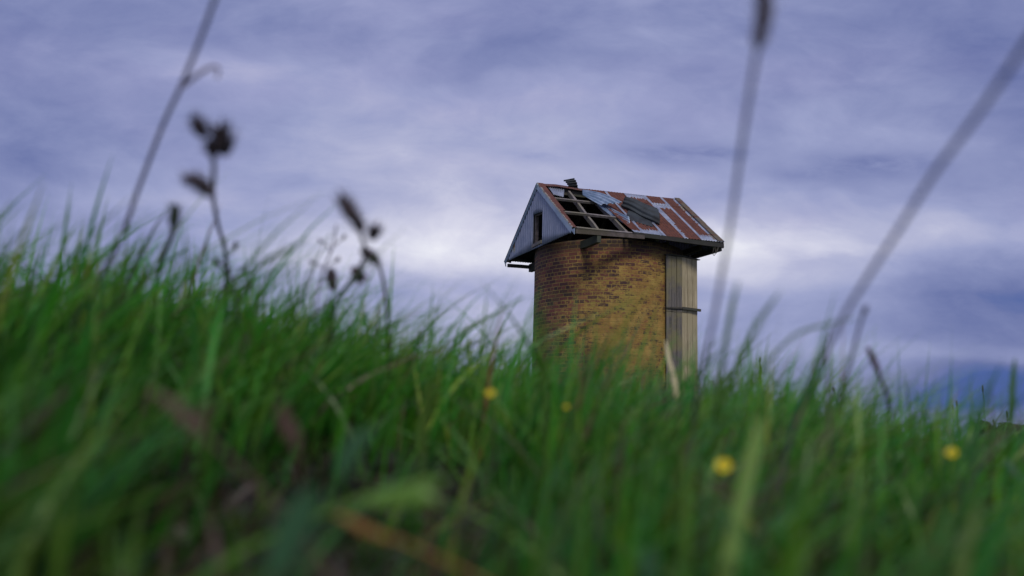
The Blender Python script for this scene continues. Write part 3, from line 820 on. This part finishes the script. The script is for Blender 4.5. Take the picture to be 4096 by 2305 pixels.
def smooth_path(pts, n=5):
    out = []
    for i in range(len(pts)-1):
        p0 = pts[max(i-1, 0)]; p1 = pts[i]; p2 = pts[i+1]; p3 = pts[min(i+2, len(pts)-1)]
        for k in range(n):
            t = k/n
            out.append(0.5*((2*p1)+(p2-p0)*t+(2*p0-5*p1+4*p2-p3)*t*t+(3*p1-p0-3*p2+p3)*t**3))
    out.append(pts[-1]); return out
def to_soil(pts):
    b = pts[-1]; d = (pts[-1]-pts[-2]).normalized(); d.z = min(d.z, -0.35); d.normalize(); d = d*0.02
    q = Vector(b); k = 0
    while q.z > float(ground_z(q.x, q.y))-0.01 and k < 60:
        q = q+d; d = (d*0.9+Vector((0, 0, -0.02))*0.1).normalized()*0.02; k += 1
        if k % 3 == 0: pts.append(Vector(q))
    pts.append(q); return pts
def rooted(pix, dist, drop=True, dist2=None):
    """a stem through picture points at one distance, carried down to the soil"""
    m = len(pix)-1
    pts = [at(x, y, dist+((dist2 or dist)-dist)*i/m) for i, (x, y) in enumerate(pix)]
    return to_soil(pts) if drop else pts
def head(parent, centre, axis, rl, rw, mat, name='seed_head', rough=0.35, seed=0, spikes=70):
    """a bristly flower head: lumpy ovoid with radiating bracts"""
    g = random.Random(seed); ax = axis.normalized(); s1 = ax.cross(Vector((0.2, 1, 0.3))).normalized(); s2 = ax.cross(s1)
    V = []; Fc = []; n, k = 9, 12
    for i in range(n+1):
        t = i/n; ph = math.pi*t
        for j in range(k):
            th = 2*math.pi*j/k; r = math.sin(ph)*rw*0.66*(1+rough*g.uniform(-.5, .5))+1e-5
            V.append(centre+ax*(-math.cos(ph)*rl)+s1*r*math.cos(th)+s2*r*math.sin(th))
    for i in range(n):
        for j in range(k): Fc.append([i*k+j, i*k+(j+1) % k, (i+1)*k+(j+1) % k, (i+1)*k+j])
    for _ in range(spikes):
        th = g.uniform(0, 6.28); t = g.uniform(-0.8, 1.0); rad = (s1*math.cos(th)+s2*math.sin(th))
        b = centre+ax*t*rl*0.9+rad*rw*0.6*math.sqrt(max(0.05, 1-t*t)); d = (rad*0.8+ax*g.uniform(0.1, 1.3)).normalized()*rw*g.uniform(0.6, 1.7)
        w = d.cross(ax).normalized()*rw*0.12; q = len(V)
        V += [b-w, b+w, b+d]; Fc.append([q, q+1, q+2])
    return mesh(name, V, Fc, mat, parent, smooth=False)
def plant(name, label, cat, pix, dist, rad, mat=M_stem, group=None, stem_name='stem', nodes=(), taper=0.7, dist2=None):
    pts = rooted(pix, dist, dist2=dist2); base = pts[-1]
    root = empty(name, tuple(base), label=label, cat=cat, group=group)
    sp = smooth_path(pts, 6); n = len(sp)
    rads = [rad*(taper+(1-taper)*i/n) for i in range(n)]
    MB().tube(sp, rads, 8).build(stem_name, mat, root, smooth=True)
    for (x, y, rr) in nodes:
        rr_ = ray(x, y).normalized(); j = min(range(n), key=lambda i: (sp[i]-EYEV).normalized().cross(rr_).length); c = sp[j]
        ax = (sp[max(j-1, 0)]-sp[min(j+1, n-1)]).normalized()
        head(root, c, ax, rr*2.2, rr, M_node, 'node', 0.1, 3, 0)
    return root
G1 = 'tall dry stems standing up out of the grass'
t1 = plant('dry_stem', 'tall thin dry stem with a drooping side branch, left of the paired dark heads', 'stem', [(880, -60), (800, 160), (722, 350), (650, 505), (560, 740), (480, 960), (400, 1120), (330, 1290)], 0.74, 0.0026, group=G1, nodes=[(650, 508, 0.0030)], dist2=1.1)
br = smooth_path([at(x, y, 0.828) for x, y in [(722, 352), (790, 300), (848, 268), (874, 276), (868, 315)]], 6)
MB().tube(br, [0.0021-0.00004*i for i in range(len(br))], 8).build('side_branch', M_stem, t1, smooth=True)
t2 = plant('dry_stem', 'tall dry stem topped by a dark head, rising right of the silo roof', 'stem', [(3050, 120), (3025, 220), (2990, 430), (2960, 630), (2925, 880), (2890, 1080), (2850, 1300), (2810, 1480)], 0.50, 0.0016, group=G1, nodes=[(2965, 620, 0.0018), (2892, 1085, 0.0028)], taper=0.95, dist2=0.8)
head(t2, at(3056, 60, 0.50), at(3060, 0, 0.56)-at(3044, 180, 0.56), 0.0125, 0.0068, M_head, seed=1, spikes=26)
head(t2, at(3040, 145, 0.50), at(3056, 0, 0.56)-at(3030, 180, 0.56), 0.0075, 0.0058, M_head, seed=2, spikes=20)
head(t2, at(3050, -20, 0.50), at(3046, -60, 0.56)-at(3052, 80, 0.56), 0.0110, 0.0062, M_head, seed=4, spikes=20)
t3 = plant('dry_stem', 'thick dry stem leaning in from the right edge of the picture', 'stem', [(4230, -20), (4096, 185), (3920, 445), (3735, 695), (3600, 910), (3470, 1110), (3370, 1275), (3270, 1480)], 0.43, 0.0017, group=G1, nodes=[(3735, 690, 0.0019), (3640, 850, 0.0018)], taper=0.95, dist2=0.72)
t3b = plant('dry_stem', 'short dark dry stem at the foot of the leaning right-hand stem', 'stem', [(3465, 1225), (3440, 1300), (3400, 1450), (3370, 1560)], 0.85, 0.0020, group=G1, nodes=[(3463, 1240, 0.0042)], dist2=1.0)
G2 = 'withered wildflowers with dark heads'
d = 0.74; e = 1.40
f1 = plant('withered_flower', 'withered flower with two large dark heads side by side at its top', 'wildflower', [(848, 590), (856, 680), (852, 780), (872, 900), (900, 1010), (905, 1200)], d, 0.0032, group=G2, dist2=e)
head(f1, at(800, 512, d), at(780, 470, d)-at(850, 600, d), 0.0093, 0.0080, M_head, seed=5, rough=.6)
head(f1, at(845, 600, d), at(800, 500, d)-at(870, 660, d), 0.0080, 0.0061, M_head, seed=51, rough=.6)
head(f1, at(890, 565, d), at(870, 480, d)-at(905, 660, d), 0.0131, 0.0112, M_head, seed=6, rough=.6, spikes=120)
head(f1, at(816, 748, d), at(760, 700, d)-at(860, 800, d), 0.0115, 0.0082, M_head, seed=7, rough=.6)
head(f1, at(762, 722, d), at(745, 700, d)-at(800, 750, d), 0.0077, 0.0057, M_stem, name='bract', seed=17)
d = 0.78; e = 1.45
f2 = plant('withered_flower', 'withered flower with one long dark head on a curved stem hung with small dark pods', 'wildflower', [(1395, 810), (1420, 880), (1448, 950), (1462, 1010), (1440, 1070), (1400, 1130), (1345, 1210), (1325, 1330), (1318, 1500)], d, 0.0030, group=G2, dist2=e)
def off(t): return d+(e-d)*t
head(f2, at(1398, 840, d), at(1370, 790, d)-at(1435, 900, d), 0.0144, 0.0096, M_head, seed=8, rough=.5)
head(f2, at(1432, 895, off(.1)), at(1400, 840, d)-at(1450, 940, d), 0.0095, 0.0083, M_head, seed=9)
head(f2, at(1495, 932, off(.2)), at(1500, 900, d)-at(1470, 990, d), 0.0083, 0.0090, M_head, seed=10)
head(f2, at(1478, 1022, off(.4)), at(1510, 1050, d)-at(1440, 1000, d), 0.0131, 0.0090, M_head, seed=11, rough=.7)
head(f2, at(1432, 1098, off(.5)), at(1450, 1130, d)-at(1400, 1060, d), 0.0122, 0.0100, M_head, seed=12, rough=.7)
head(f2, at(1328, 1120, off(.7)), at(1310, 1060, d)-at(1330, 1180, d), 0.0166, 0.0095, M_head, seed=13, rough=.8)
f3 = plant('withered_flower', 'single small green-black bud poking out of the grass at left', 'wildflower', [(697, 850), (695, 900), (680, 960), (640, 1060), (620, 1200)], 0.9, 0.0042, M_gstem, group=G2, dist2=1.5)
head(f3, at(697, 872, 0.9), at(694, 820, 0.55)-at(690, 920, 0.55), 0.0140, 0.0078, M_bud, name='bud', seed=14)
plant('bent_stem', 'thin bowed stem right of the pod-hung withered flower', 'stem', [(1508, 1030), (1530, 1110), (1548, 1220), (1556, 1340), (1560, 1480)], 1.2, 0.0030, M_gstem, dist2=1.3)
f5 = plant('withered_flower', 'slim reddish-brown stem bowed to the left above the grass near the right', 'wildflower', [(3474, 1400), (3500, 1455), (3528, 1530), (3552, 1590), (3560, 1700)], 1.1, 0.0032, group=G2, dist2=1.3)
head(f5, at(3495, 1445, 1.1), at(3468, 1390, 0.9)-at(3520, 1510, 0.9), 0.0200, 0.0050, M_brownleaf, seed=15)
def sprig(label, pix, dist, rad, twigs, dist2=None, hr=0.0045, mat=None, group=G2):
    p = plant('withered_flower', label, 'wildflower', pix, dist, rad, mat or M_stem, group=group, dist2=dist2)
    for k, (x0, y0, x1, y1, sz) in enumerate(twigs):
        tw = smooth_path([at(x0, y0, dist*1.03), at((x0+x1)/2+8, (y0+y1)/2-6, dist*1.01), at(x1, y1, dist)], 4)
        MB().tube(tw, rad*0.6, 6).build('twig', M_stem, p, smooth=True)
        head(p, at(x1, y1, dist), at(x1, y1-20, dist)-at(x0, y0, dist), hr*1.5*sz, hr*sz, M_head, seed=60+k, rough=.8)
    return p
sprig('faint branching sprig of tiny dry pods left of the pod-hung withered flower', [(1345, 900), (1330, 990), (1290, 1090), (1270, 1200), (1262, 1330)], 1.25, 0.0016,
      [(1330, 990, 1375, 950, 0.7), (1320, 1010, 1280, 965, 0.6), (1300, 1070, 1350, 1040, 0.8), (1295, 1085, 1245, 1050, 0.6), (1280, 1130, 1325, 1110, 0.7)], 1.35, 0.0040)
sprig('small brown sprig standing below the paired dark heads', [(900, 960), (905, 1030), (925, 1120), (950, 1230), (958, 1350)], 1.15, 0.0022,
      [(905, 1030, 940, 985, 0.8), (915, 1090, 870, 1050, 0.8), (925, 1120, 975, 1080, 0.9), (945, 1200, 990, 1150, 0.9), (945, 1210, 905, 1160, 0.8)], 1.25, 0.0050)
G3 = 'small plantain heads along the right-hand skyline'
for i, (lab, x, y, y2, dx, dd, hl) in enumerate([
    ('tallest plantain head on the right-hand skyline', 3931, 1556, 1760, 16, 5.5, 0.026), ('slimmer plantain head of the close pair', 3812, 1632, 1770, 2, 5.4, 0.023),
    ('upper plantain head of the close pair', 3827, 1616, 1770, 12, 5.2, 0.022), ('short plantain head just above the left far tree', 3917, 1666, 1770, 3, 5.2, 0.020),
    ('plantain head just above the rightmost far tree', 4027, 1658, 1770, 6, 5.3, 0.025), ('low plantain head nearest the silo side of its row', 3788, 1690, 1780, 5, 4.8, 0.016),
    ('low leaning plantain head between the two far trees', 3975, 1688, 1780, -8, 5.2, 0.018), ('tiny dark plantain head right of the timber chute', 3040, 1440, 1600, 14, 3.2, 0.009),
    ('tiny dark plantain head low in the middle of the right-hand grass', 3335, 1558, 1690, 30, 3.2, 0.009)]):
    p = plant('plantain', lab, 'plantain', [(x, y), (x+dx*0.5, (y+y2)/2), (x+dx, y2)], dd, 0.0030, M_gstem, group=G3)
    head(p, at(x, y, dd), at(x-1, y-20, dd)-at(x+1, y+10, dd), hl, 0.0070, M_head, seed=20+i, spikes=30)
# buttercups
def buttercup(label, x, y, dist, r, tilt=0.5, stalk=((8, 90), (20, 220))):
    pix = [(x, y)]+[(x+a, y+b) for a, b in stalk]
    root = plant('buttercup', label, 'flower', pix, dist, 0.0008, M_gstem, group='yellow buttercups low in the grass')
    c = at(x, y, dist); back = (EYEV-c).normalized(); nrm = (Zv*0.6+back*0.8).normalized()
    s1 = nrm.cross(Vector((1, 0.2, 0))).normalized(); s2 = nrm.cross(s1)
    for k in range(5):
        th = 2*math.pi*k/5+0.3; V = []; Fc = []
        dr = s1*math.cos(th)+s2*math.sin(th); sd = nrm.cross(dr)
        for i in range(5):
            t = i/4; wd = r*0.62*math.sin(min(1, t*1.15+0.12)*math.pi*0.62)
            for j in (-1, 0, 1): V.append(c+dr*r*(0.1+0.9*t)+sd*wd*j*(1 if t < 0.95 else 0.75)+nrm*r*(0.35*t*t+0.10*abs(j)))
        for i in range(4):
            for j in range(2): a_ = i*3+j; Fc.append([a_, a_+1, a_+4, a_+3])
        mesh('petal', V, Fc, M_petal, root, smooth=True)
    head(root, c+nrm*r*0.12, nrm, r*0.22, r*0.28, M_eye, name='flower_centre', seed=3, spikes=30)
    return root
buttercup('yellow buttercup left of the broad pale green blade', 2896, 1868, 0.66, 0.0056)
buttercup('yellow buttercup near the right edge of the grass', 3808, 1815, 0.78, 0.0046)
buttercup('small yellow buttercup in the grass left of the silo', 1961, 1576, 0.85, 0.0040)
buttercup('faint dull yellow buttercup half hidden below the silo', 2265, 1630, 0.95, 0.0026)

# single leaves one can point to
def leaf(name, label, pix, dist, width, mat, group=None, dist2=None, root=False):
    dist *= (1.4 if root else 1.0); width *= (1.25 if root else 1.25); dist2 = dist*((0.84 if 'broad pale' in label or 'cream' in label else 1.12) if root else 1.0)
    pts = [at(x, y, dist+((dist2 or dist)-dist)*i/(len(pix)-1)) for i, (x, y) in enumerate(pix)]
    npix = len(pts)
    if pts[-1].z > float(ground_z(pts[-1].x, pts[-1].y)): pts = to_soil(pts)
    blade_end = (npix-1)*5
    sp = smooth_path(pts, 5); n = len(sp); V = []; Fc = []
    for i, p in enumerate(sp):
        t = i/(n-1); tan = (sp[min(i+1, n-1)]-sp[max(i-1, 0)]).normalized()
        view = (p-EYEV).normalized(); sd = tan.cross(view).normalized(); nn = sd.cross(tan)
        if not root: t = min(i/blade_end, 1.0)
        w = width*0.5*(0.06+math.sin(min(1.0, t*(6 if root else 2.2))*math.pi/2))*(1.0 if t < 0.7 else 1-0.5*(t-0.7)/0.3)
        if not root: w = max(0.0007, w*math.sqrt(max(0.0, 1-t**3))*(1+0.12*nz(i*0.7, dist*50)))     # narrows into its stalk
        V += [p-sd*w+nn*w*0.35, p, p+sd*w+nn*w*0.35]
    for i in range(n-1):
        for j in (0, 1): a_ = i*3+j; Fc.append([a_, a_+1, a_+4, a_+3])
    o = mesh(name, V, Fc, mat, None, smooth=True)
    return tag(o, label, 'grass blade' if 'blade' in name else 'leaf', group)
leaf('grass_blade', 'broad pale green blade standing just right of a buttercup', [(3045, 1665), (3025, 1760), (2990, 1900), (2965, 2020), (2930, 2180)], 0.42, 0.0064, M_pale, root=True)
leaf('grass_blade', 'cream straw-coloured blade tip in front of the timber chute', [(2661, 1358), (2668, 1395), (2676, 1440), (2690, 1490), (2700, 1540)], 1.15, 0.0050, M_straw, root=True)
leaf('grass_blade', 'wide blue-green blade standing in the dark gap at bottom left of centre', [(1250, 1940), (1215, 2030), (1165, 2140), (1110, 2260), (1060, 2400)], 0.34, 0.0105, M_teal)
leaf('grass_blade', 'short bright teal blade at the bottom edge right of centre', [(2608, 2180), (2600, 2240), (2600, 2305), (2600, 2390)], 0.42, 0.0070, M_teal)
leaf('dead_leaf', 'small orange dead leaf lying in the dark gap at bottom centre', [(1345, 2060), (1400, 2085), (1450, 2110), (1540, 2150), (1640, 2180)], 0.42, 0.0035, M_orange)
leaf('grass_blade', 'fresh green blade lying flat above the orange dead leaf', [(1800, 1910), (1700, 1935), (1600, 1970), (1500, 1995), (1400, 2010)], 0.42, 0.0046, M_lgreen)
leaf('grass_blade', 'broad fresh green leaf tip pointing right above the dark gap', [(1760, 2015), (1700, 1990), (1620, 1985), (1500, 2000), (1400, 2020)], 0.44, 0.0075, M_lgreen)
leaf('grass_blade', 'blue-green blade arching to the right at mid height left of centre', [(1505, 1710), (1440, 1760), (1400, 1810), (1370, 1880), (1340, 1950)], 0.45, 0.0080, M_teal)
leaf('grass_blade', 'upright green blade rising above the flat lying leaves left of centre', [(1740, 1500), (1715, 1580), (1700, 1660), (1695, 1740)], 0.5, 0.0060, M_pale, root=True)
leaf('grass_blade', 'tall teal blade standing at the right edge of the grass', [(4060, 1430), (4052, 1520), (4045, 1620), (4040, 1760)], 0.8, 0.0052, M_lgreen, root=True)
leaf('grass_blade', 'tall blue-green blade right of the timber chute leaning right', [(2955, 1120), (2930, 1220), (2910, 1330), (2890, 1460)], 0.55, 0.0034, M_lgreen, root=True)
leaf('grass_blade', 'green blade leaning far right between the two tall right-hand stems', [(3125, 1160), (3060, 1250), (3010, 1330), (2960, 1440)], 0.55, 0.0030, M_lgreen, root=True)
leaf('grass_blade', 'arching green blade reaching right beneath the leaning right-hand stem', [(3440, 1270), (3300, 1300), (3180, 1340), (3080, 1440), (3000, 1540)], 0.6, 0.0022, M_lgreen, root=True)
leaf('grass_blade', 'long green blade bent toward the right left of the silo', [(1240, 950), (1130, 1010), (1040, 1060), (985, 1140), (940, 1260)], 0.6, 0.0036, M_lgreen, root=True)
leaf('grass_blade', 'green blade crossing the left corner of the silo wall', [(2155, 1230), (2170, 1330), (2175, 1430), (2180, 1560)], 0.50, 0.0036, M_pale, root=True)
leaf('dead_leaf', 'reddish brown withered leaf in the grass at lower left', [(600, 1560), (690, 1620), (770, 1700), (840, 1760)], 0.42, 0.0045, M_brownleaf)
leaf('dead_leaf', 'brown withered leaf standing below the single green-black bud', [(850, 1590), (815, 1650), (790, 1720), (770, 1800)], 0.44, 0.0045, M_brownleaf)
leaf('dead_leaf', 'dull brown withered leaf beside the blue-green arching blade', [(1120, 1600), (1140, 1680), (1180, 1760), (1190, 1830)], 0.46, 0.0060, M_brownleaf)
leaf('dead_leaf', 'reddish leaf just below the largest buttercup', [(2850, 1920), (2890, 1960), (2930, 2000)], 0.52, 0.0045, M_brownleaf)

# ------------------------------------------------------------------ far trees
def mat_leafy():
    m, nt, b, o = newmat('far_tree_leaves'); g = N(nt)
    col = g.mix(g.noise(g.obj(), 0.8, 4, 0.6), (0.020, 0.035, 0.012), (0.045, 0.065, 0.022)); nt.links.new(col, b.inputs['Base Color']); b.inputs['Roughness'].default_value = 0.8
    return m
M_leafy = mat_leafy(); M_bark = plainmat('bark', (0.06, 0.045, 0.03), scale=5)
def far_tree(label, x, ytop, wpx, dist, seed):
    g = random.Random(seed); top = at(x, ytop, dist); gz_ = float(ground_z(top.x, top.y)); R = wpx/FPX*dist/2
    root = empty('round_tree', (top.x, top.y, gz_), label=label, cat='tree', group='round trees far off on the right horizon')
    MB().tube([Vector((top.x, top.y, gz_-0.2)), Vector((top.x+0.1, top.y, gz_+(top.z-gz_)*0.5)), Vector((top.x, top.y, top.z-R*0.5))], [0.22, 0.16, 0.06], 8).build('trunk', M_bark, root, smooth=True)
    V = []; Fc = []; Hh = (top.z-gz_)
    for _ in range(5200):
        while True:
            q = Vector((g.uniform(-1, 1), g.uniform(-1, 1), g.uniform(-1, 1)))
            if q.length < 1: break
        q = q*(0.35+0.65*(0.72+0.28*nz(q.x*2+seed, q.y*2, q.z*2)*1.4+0.15)) if q.length > 0.5 else q
        c = Vector((top.x+q.x*R, top.y+q.y*R, top.z-Hh*0.42+q.z*Hh*0.42))
        n1 = Vector((g.gauss(0, 1), g.gauss(0, 1), g.gauss(0, 1))).normalized(); n2 = n1.cross(Vector((g.gauss(0, 1), g.gauss(0, 1), g.gauss(0, 1)))).normalized()
        s = g.uniform(0.14, 0.28); i = len(V); V += [c-n1*s, c+n2*s*0.6, c+n1*s, c-n2*s*0.6]; Fc.append([i, i+1, i+2, i+3])
    mesh('crown', V, Fc, M_leafy, root)
far_tree('dark round far tree, smaller one left of the other on the right horizon', 3932, 1682, 112, 150, 1)
far_tree('dark broad round far tree at the right edge of the horizon', 4050, 1690, 165, 150, 2)

# ------------------------------------------------------------------ sky and light
SUN_EL, SUN_AZ = math.radians(46), math.radians(168)        # azimuth clockwise from +Y: behind the camera, to the right
def build_world():
    w = bpy.data.worlds.new('World'); S.world = w; w.use_nodes = True; nt = w.node_tree; nt.nodes.clear(); g = N(nt)
    out = g.n('ShaderNodeOutputWorld')
    tc = g.n('ShaderNodeTexCoord').outputs['Generated']
    sp = g.n('ShaderNodeSeparateXYZ'); nt.links.new(tc, sp.inputs[0]); X, Y, Z = sp.outputs
    ay = g.math('ADD', g.math('ABSOLUTE', Y), 0.12)
    u = g.math('DIVIDE', X, ay); v = g.math('DIVIDE', Z, ay)
    cb = g.n('ShaderNodeCombineXYZ'); nt.links.new(u, cb.inputs[0]); nt.links.new(v, cb.inputs[1]); UVW = cb.outputs[0]
    def uvof(x, y): 
        r = ray(x, y).normalized(); yy = abs(r.y)+0.12; return r.x/yy, r.z/yy
    warp = g.noise(g.mapv(UVW, (1.6, 4.5, 1)), 2.2, 3, 0.5, col=True)
    wv = g.n('ShaderNodeVectorMath', operation='MULTIPLY_ADD'); nt.links.new(warp, wv.inputs[0]); wv.inputs[1].default_value = (0.14, 0.06, 0); nt.links.new(UVW, wv.inputs[2])
    W = g.n('ShaderNodeVectorMath', operation='SUBTRACT'); nt.links.new(wv.outputs[0], W.inputs[0]); W.inputs[1].default_value = (0.07, 0.03, 0); W = W.outputs[0]
    sw = g.n('ShaderNodeSeparateXYZ'); nt.links.new(W, sw.inputs[0]); wu, wvv = sw.outputs[0], sw.outputs[1]
    # cloud banks: thin and bright or thick and dark, each where it hangs in the sky
    blobs = [  # x, y
        (100, 60, 600, 200, -0.10), (4000, 120, 500, 200, -0.10), (2500, 60, 900, 90, -0.08), (150, 700, 300, 120, -0.10), (3300, 560, 500, 90, -0.06), (3500, 1620, 260, 45.5, -0.10), (4000, 1640, 300, 30, -0.03), (3700, 1510, 240, 26, 0.05),
        #, half-width, half-height (px), amount
        (1860, 1000, 620, 130, 0.22), (3050, 975, 560, 120, 0.27), (2200, 900, 1200, 300, 0.13), (2500, 1000, 1500, 190, 0.13), (1250, 1020, 500, 150, 0.18), (3850, 900, 520, 80, 0.20),
        (2000, 1330, 700, 140, 0.22), (1600, 450, 900, 260, 0.12), (2300, 620, 900, 200, 0.15), (950, 260, 300, 70, 0.14),
        (300, 420, 520, 170, -0.17), (150, 560, 420, 120, -0.09), (0, 250, 250, 900, -0.06), (2300, 260, 700, 90, -0.12), (2750, 595, 250, 49, -0.24), (2150, 625, 190, 45, -0.14), (3560, 620, 280, 49.5, -0.22), (3250, 690, 260, 44, -0.14),
        (3250, 690, 300, 50, -0.07), (3300, 350, 600, 180, -0.05), (4000, 1180, 520, 150, -0.30), (3900, 1560, 560, 160, -0.50), (3650, 1330, 380, 60, -0.14), (3500, 1420, 300, 50, 0.16), (4050, 1440, 300, 40, 0.12), (4000, 300, 400, 500, -0.10),
        (1500, 130, 1200, 120, -0.07), (2250, 1150, 1400, 60, -0.08), (600, 780, 500, 60, 0.12), (3150, 1130, 300, 60, 0.10),
    ]
    tot = None
    n2 = g.noise(g.mapv(W, (1.6, 3.4, 1), rot=(0, 0, 0.15), loc=(3, 1, 0)), 8.5, 6, 0.58)
    for (x, y, hw, hh, am) in blobs:
        cu, cv = uvof(x, y); eu = abs(uvof(x+hw, y)[0]-cu) if x < 3900 else abs(uvof(x-hw, y)[0]-cu); ev = abs(uvof(x, y-hh)[1]-cv)
        du = g.math('DIVIDE', g.math('SUBTRACT', wu, cu), eu); dv = g.math('DIVIDE', g.math('SUBTRACT', wvv, cv), ev)
        e = g.math('EXPONENT', g.math('MULTIPLY', g.math('ADD', g.math('MULTIPLY', du, du), g.math('MULTIPLY', dv, dv)), -1.0))
        if hh < 50 and am < 0: e = g.math('MULTIPLY', e, g.math('MULTIPLY', g.step(n2, 0.30, 0.62), 1.3))   # ragged small clouds
        e = g.math('MULTIPLY', e, am); tot = e if tot is None else g.math('ADD', tot, e)
    n1 = g.noise(g.mapv(W, (1.5, 2.5, 1), rot=(0, 0, -0.3)), 2.7, 8, 0.54)
    t = g.math('ADD', 0.44, tot)
    t = g.math('ADD', t, g.math('MULTIPLY', g.math('SUBTRACT', n1, 0.5), 0.68))
    t = g.math('ADD', t, g.math('MULTIPLY', g.math('SUBTRACT', n2, 0.5), 0.30), clamp=True)
    col = g.ramp(t, [(0.0, (0.050, 0.10, 0.33)), (0.16, (0.140, 0.17, 0.38)), (0.34, (0.225, 0.256, 0.475)), (0.52, (0.325, 0.355, 0.580)), (0.70, (0.455, 0.47, 0.665)), (0.86, (0.66, 0.66, 0.80)), (1.0, (0.86, 0.86, 0.93))])
    hue = g.noise(g.mapv(UVW, (1, 2.5, 1), loc=(7, 2, 0)), 4.0, 3, 0.5)
    col = g.mix(g.math('MULTIPLY', g.step(hue, 0.45, 0.7), 0.35), col, g.mix(1.0, col, (1.06, 0.98, 1.01), 'MULTIPLY'))
    bgc = g.n('ShaderNodeBackground'); nt.links.new(col, bgc.inputs[0]); bgc.inputs[1].default_value = 0.83
    sky = g.n('ShaderNodeTexSky', sky_type='NISHITA'); sky.sun_disc = False; sky.sun_elevation = SUN_EL; sky.sun_rotation = SUN_AZ; sky.air_density = 1.0; sky.dust_density = 1.0
    bgs = g.n('ShaderNodeBackground'); nt.links.new(sky.outputs[0], bgs.inputs[0]); bgs.inputs[1].default_value = 0.07
    mx = g.n('ShaderNodeMixShader'); mx.inputs[0].default_value = 0.94
    nt.links.new(bgs.outputs[0], mx.inputs[1]); nt.links.new(bgc.outputs[0], mx.inputs[2]); nt.links.new(mx.outputs[0], out.inputs[0])
build_world()
sun = bpy.data.lights.new('sun', 'SUN'); sun.energy = 1.5; sun.angle = math.radians(14); sun.color = (1.0, 0.93, 0.80)
so = bpy.data.objects.new('sun', sun); C.objects.link(so)
sd = Vector((math.sin(SUN_AZ)*math.cos(SUN_EL), math.cos(SUN_AZ)*math.cos(SUN_EL), math.sin(SUN_EL)))
so.rotation_euler = sd.to_track_quat('Z', 'Y').to_euler(); so.location = (5, -10, 12)

S.view_settings.view_transform = 'Standard'; S.view_settings.look = 'None'; S.view_settings.exposure = 0.3; S.view_settings.gamma = 1
S.cycles.use_denoising = True
S.cycles.max_bounces = 8; S.cycles.transparent_max_bounces = 8
